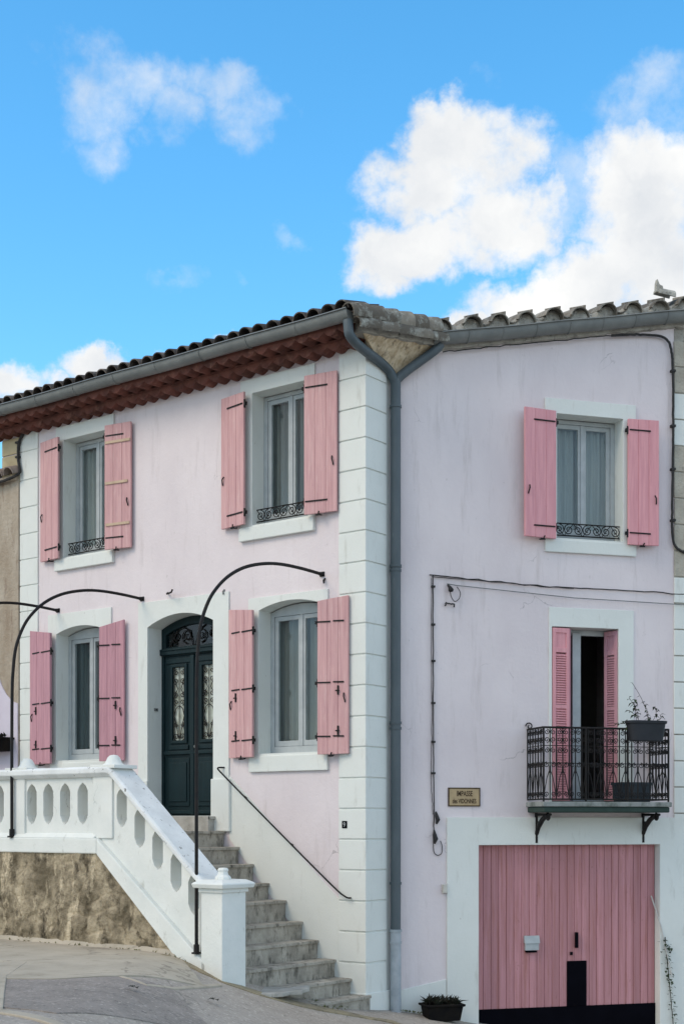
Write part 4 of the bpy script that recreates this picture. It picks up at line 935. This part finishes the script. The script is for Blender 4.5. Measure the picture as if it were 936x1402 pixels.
G().tube(arc([(.76, -.04, 2.80), (.77, -.04, 2.74), (.82, -.03, 2.68), (.88, -.03, 2.72), (.90, -.03, 2.80), (.85, -.03, 2.87)], 5), .005, 6).build('wire_loop', M_cable, t, FR)
G().tube(wig([(.70, -.02, 2.63), (.71, -.03, 2.67), (.78, -.03, 2.655), (.82, -.03, 2.66), (.815, -.02, 2.62)], 4, .012, 8), .009, 6).build('wire_stub', M_cable, t, FR)
t = thing('black_cable', 'thick black cable curving down the limestone quoin at the right edge', 'cable', FR, (3.75, 0, 3.4))
G().tube(wig(arc([(2.9, -.06, 6.11), (3.3, -.05, 6.17), (3.72, -.04, 6.18), (3.775, -.04, 5.8), (3.77, -.04, 4.6), (3.75, -.04, 3.75), (3.78, -.04, 3.52), (3.95, -.04, 3.43), (4.3, -.04, 3.42)], 6), 2, .008, 3), .016, 8).build('sheath', M_cable, t, FR, smooth=True)
G().tube(wig([(.66, -.05, 5.70), (1.3, -.06, 5.82), (2.0, -.06, 5.945), (2.6, -.06, 6.06), (2.95, -.06, 6.12)], 8, .022, 11), .007, 6).build('wire', M_cable, t, FR)
for z in (5.75, 5.05, 4.5, 3.85): G().box(3.745, 3.80, -.062, 0, z - .014, z + .014).build('cable_clip', M_cable, t, FR)
t = thing('black_cable', 'thick black cable from the eave end down to the tiled coping at the far left', 'cable', FL, (-6.1, 0, 5.0))
G().tube(wig(arc([(-5.95, -.05, 5.60), (-6.06, -.05, 5.585), (-6.16, -.05, 5.45), (-6.16, -.05, 5.2), (-6.10, -.06, 5.02), (-6.2, -.12, 4.96), (-6.45, -.13, 4.93), (-7.2, -.13, 4.92)], 6), 2, .008, 6), .022, 8).build('sheath', M_cable, t, FL, smooth=True)
for x, z in ((-6.17, 5.47), (-6.17, 5.26)): G().box(x - .035, x + .03, -.075, -.02, z - .014, z + .014).build('cable_clip', M_cable, t, FL)

# ------------------------------------------------------------------ pots and plants
def leaf(g, p, d, L_, w, droop=.3, rr=rnd):
    p, d = Vector(p), Vector(d).normalized(); s = d.cross(Vector((0, 0, 1)))
    s = s.normalized() if s.length > .05 else Vector((1, 0, 0)); nrm = s.cross(d)
    q = [p, p + d * L_ * .4 + s * w + nrm * .1 * L_, p + d * L_ - Vector((0, 0, droop * L_)), p + d * L_ * .4 - s * w + nrm * .1 * L_, p + d * L_ * .45]
    g.add(q, [(0, 1, 4), (1, 2, 4), (2, 3, 4), (3, 0, 4)])
def rdir(up=.3): return (rnd.uniform(-1, 1), rnd.uniform(-1, 1), rnd.uniform(up - .6, up + .6))
def trough(F, parent, x0, x1, y0, y1, z0, z1, m, tp=.03, rim=.02, name='pot'):
    g = G(); hx, hy = tp, tp * .6
    def loop(z, e, ex): return [(x0 + hx * (1 - z) - e, y0 + hy * (1 - z) - e), (x1 - hx * (1 - z) + e, y0 + hy * (1 - z) - e), (x1 - hx * (1 - z) + e, y1 - hy * (1 - z) + e), (x0 + hx * (1 - z) - e, y1 - hy * (1 - z) + e)]
    lv = [(0, 0), (.86, 0), (.86, rim), (1, rim), (1, -.012), (.8, -.012)]; vs = []
    for z, e in lv: vs += [(p[0], p[1], z0 + (z1 - z0) * z) for p in loop(z, e, 0)]
    fs = [(0, 3, 2, 1), tuple(4 * (len(lv) - 1) + k for k in range(4))] + [(4 * l + k, 4 * l + (k + 1) % 4, 4 * l + 4 + (k + 1) % 4, 4 * l + 4 + k) for l in range(len(lv) - 1) for k in range(4)]
    o = g.add(vs, fs).build(name, m, parent, F, bevel=.012, seg=3)
    G().box(x0 + tp * .3 + .02, x1 - tp * .3 - .02, y0 + .02, y1 - .02, z0 + (z1 - z0) * .78, z0 + (z1 - z0) * .86).build('soil', M_soil, o, F)
    return o
# trough by the garage
zg = gzr(.57, -.3)
t = thing('planter_trough', 'black trough of dark succulents on the ground beside the white garage surround', 'planter', FR, (.57, -.25, zg))
trough(FR, t, .345, .80, -.40, -.12, zg + .005, zg + .205, M_potb, .035)
g = G()
for k in range(26):
    x, y = rnd.uniform(.38, .77), rnd.uniform(-.36, -.16); z = zg + .18
    for q in range(9): leaf(g, (x, y, z + .03 * rnd.random()), rdir(.9), rnd.uniform(.07, .17), .016, .15)
g.build('foliage', M_leafr, t, FR)
# window box at the far left
t = thing('window_box', 'dark planted box fixed to the lilac lower wall at the far left', 'planter', FL, (-6.5, -.1, 1.03))
trough(FL, t, -7.0, -6.26, -.33, -.055, 1.03, 1.23, M_potb, .03, name='box')
g = G()
for k in range(40):
    x, y = rnd.uniform(-6.95, -6.3), rnd.uniform(-.3, -.1)
    for q in range(6): leaf(g, (x, y, 1.2 + .04 * rnd.random()), rdir(.7), rnd.uniform(.06, .13), .018, .2)
g.build('foliage', M_leafr, t, FL)
# planter hung on the balcony rail
t = thing('rail_planter', 'charcoal oval planter with a straggly plant hooked on the balcony rail', 'planter', FR, (3.08, -.6, .99))
def oval(g, cx, cy, lv, n=28):
    vs = []
    for rx, ry, z in lv:
        for k in range(n):
            a = 2 * math.pi * k / n; c, s = math.cos(a), math.sin(a)
            vs.append((cx + rx * math.copysign(abs(c) ** .55, c), cy + ry * math.copysign(abs(s) ** .55, s), z))
    fs = [(i * n + k, i * n + (k + 1) % n, (i + 1) * n + (k + 1) % n, (i + 1) * n + k) for i in range(len(lv) - 1) for k in range(n)] + [tuple(range(n))[::-1], tuple((len(lv) - 1) * n + k for k in range(n))]
    g.add(vs, fs)
g = G(); oval(g, 3.08, -.615, [(.20, .085, .995), (.212, .09, 1.0), (.245, .10, 1.205), (.262, .112, 1.21), (.265, .114, 1.24), (.25, .10, 1.242), (.24, .09, 1.21)])
pt = g.build('pot', M_pot, t, FR, smooth=True); G().tube([(3.0, -.50, 1.2), (3.0, -.49, 1.175), (3.0, -.45, 1.15)], .01, 6).build('rail_hook', M_iron, pt, FR)
g = G(); lf = G()
def sprig(base, tip, n, L0=.035, both=True, bend=.04):
    L0 *= 1.35; n = int(n * 1.3)
    base, tip = Vector(base), Vector(tip); pts = [base.lerp(tip, k / 8) + Vector((bend * math.sin(k / 8 * math.pi), 0, 0)) for k in range(9)]
    g.tube(pts, .003, 5)
    for k in range(n):
        s = .35 + .65 * k / max(1, n - 1); i = min(7, int(s * 8)); leaf(lf, pts[i].lerp(pts[i + 1], s * 8 - i), rdir(.1), rnd.uniform(L0, L0 * 1.5), L0 * .38, .3)
sprig((3.12, -.61, 1.22), (2.905, -.6, 1.70), 4, .025)
sprig((2.98, -.61, 1.22), (2.86, -.6, 1.52), 9, .04); sprig((3.0, -.61, 1.22), (2.93, -.62, 1.50), 8, .04, bend=-.03); sprig((2.95, -.61, 1.22), (2.86, -.62, 1.36), 7, .04)
sprig((3.1, -.61, 1.22), (3.03, -.62, 1.47), 5, .035); sprig((3.15, -.61, 1.22), (3.2, -.62, 1.42), 6, .035); sprig((3.2, -.61, 1.22), (3.27, -.62, 1.32), 5, .04); sprig((3.08, -.61, 1.22), (3.09, -.6, 1.32), 6, .035)
sprig((2.9, -.6, 1.23), (2.72, -.56, 1.2), 14, .035); sprig((2.88, -.6, 1.23), (2.78, -.56, 1.12), 9, .03)
g.build('stems', M_stem, t, FR); lf.build('foliage', M_leaf, t, FR)
t = thing('floor_planter', 'slate blue square pot standing on the balcony slab behind the railing', 'planter', FR, (3.07, -.28, .257))
trough(FR, t, 2.86, 3.27, -.42, -.14, .258, .50, M_pot2, .02, .01)
# vine and cane by the garage
zv = gzr(3.7, -.1)
t = thing('climbing_vine', 'thin leafy vine straggling up the white wall right of the garage door', 'vine', FR, (3.75, -.05, zv))
g = G(); lf = G()
vp = [Vector(p) for p in ((3.78, -.05, zv), (3.76, -.05, -2.5), (3.73, -.045, -2.2), (3.70, -.045, -1.9), (3.67, -.045, -1.65), (3.655, -.045, -1.45))]
g.tube(wig(vp, 6, .012, 2), .006, 5)
for k in range(95):
    s = rnd.random() ** .8 * 4.9; i = int(s); p = vp[i].lerp(vp[i + 1], s - i) + Vector((rnd.gauss(0, .035), -abs(rnd.gauss(0, .02)), 0))
    leaf(lf, p, (rnd.uniform(-1, 1), rnd.uniform(-1, -.2), rnd.uniform(-.6, .5)), rnd.uniform(.03, .055), .018)
g.build('stem', M_stem, t, FR); lf.build('foliage', M_leaf, t, FR)
t = thing('garden_cane', 'slim white cane leaning against the right jamb of the garage door', 'cane', FR, (3.68, -.06, zv))
G().tube([(3.71, -.12, -1.95), (3.60, -.03, -1.30), (3.515, .06, -.93)], .009, 6).build('cane', M_cane, t, FR)

# ------------------------------------------------------------------ on the roof
t = thing('loose_roof_tile', 'broken pale ridge tile lying on the roof edge above the limestone quoin', 'roof tile', FR, (3.62, -.1, 6.6))
g = G(); tile_tube(g, (3.52, -.06, 6.70), (3.76, -.04, 6.68), (0, -.2, 1), .075, .085, th=.02); g.build('tile', M_mortar, t, FR, smooth=True)
G().prism([(3.49, 6.70), (3.60, 6.70), (3.585, 6.785), (3.54, 6.80), (3.51, 6.87), (3.495, 6.82)], -.12, -.06).build('shard', M_mortar, t, FR, bevel=.008)

# ------------------------------------------------------------------ weeds and leaves
g = G()
for k in range(150):
    c = rnd.random()
    if c < .45: p = FL.inverted() @ (FR @ Vector((rnd.uniform(.0, .9), -rnd.uniform(.03, .14), 0)))
    elif c < .7: p = Vector((rnd.uniform(-.25, .2), rnd.uniform(-1.0, -.4), 0))
    else: p = Vector((rnd.uniform(-5, -.6), YF - rnd.uniform(.02, .08), 0))
    p.z = gz(p.x, p.y) + .015
    for q in range(3): leaf(g, p, rdir(.9), rnd.uniform(.015, .045), .006, .1)
g.build('weeds', M_leafy, None, FL, kind='stuff')
for x, y, lab in ((.72, -4.5, 'fallen brown leaf lying alone on the dark asphalt patch'), (.62, -3.35, 'small fallen leaf near the thin concrete strip')):
    t = thing('fallen_leaf', lab, 'leaf', FL, (x, y, gz(x, y))); g = G()
    for q in range(4): leaf(g, (x + .03 * q, y, gz(x, y) + .03), (math.cos(q * 1.9), math.sin(q * 1.9), .25), .07, .025, .3)
    g.build('blade', M_leafr, t)
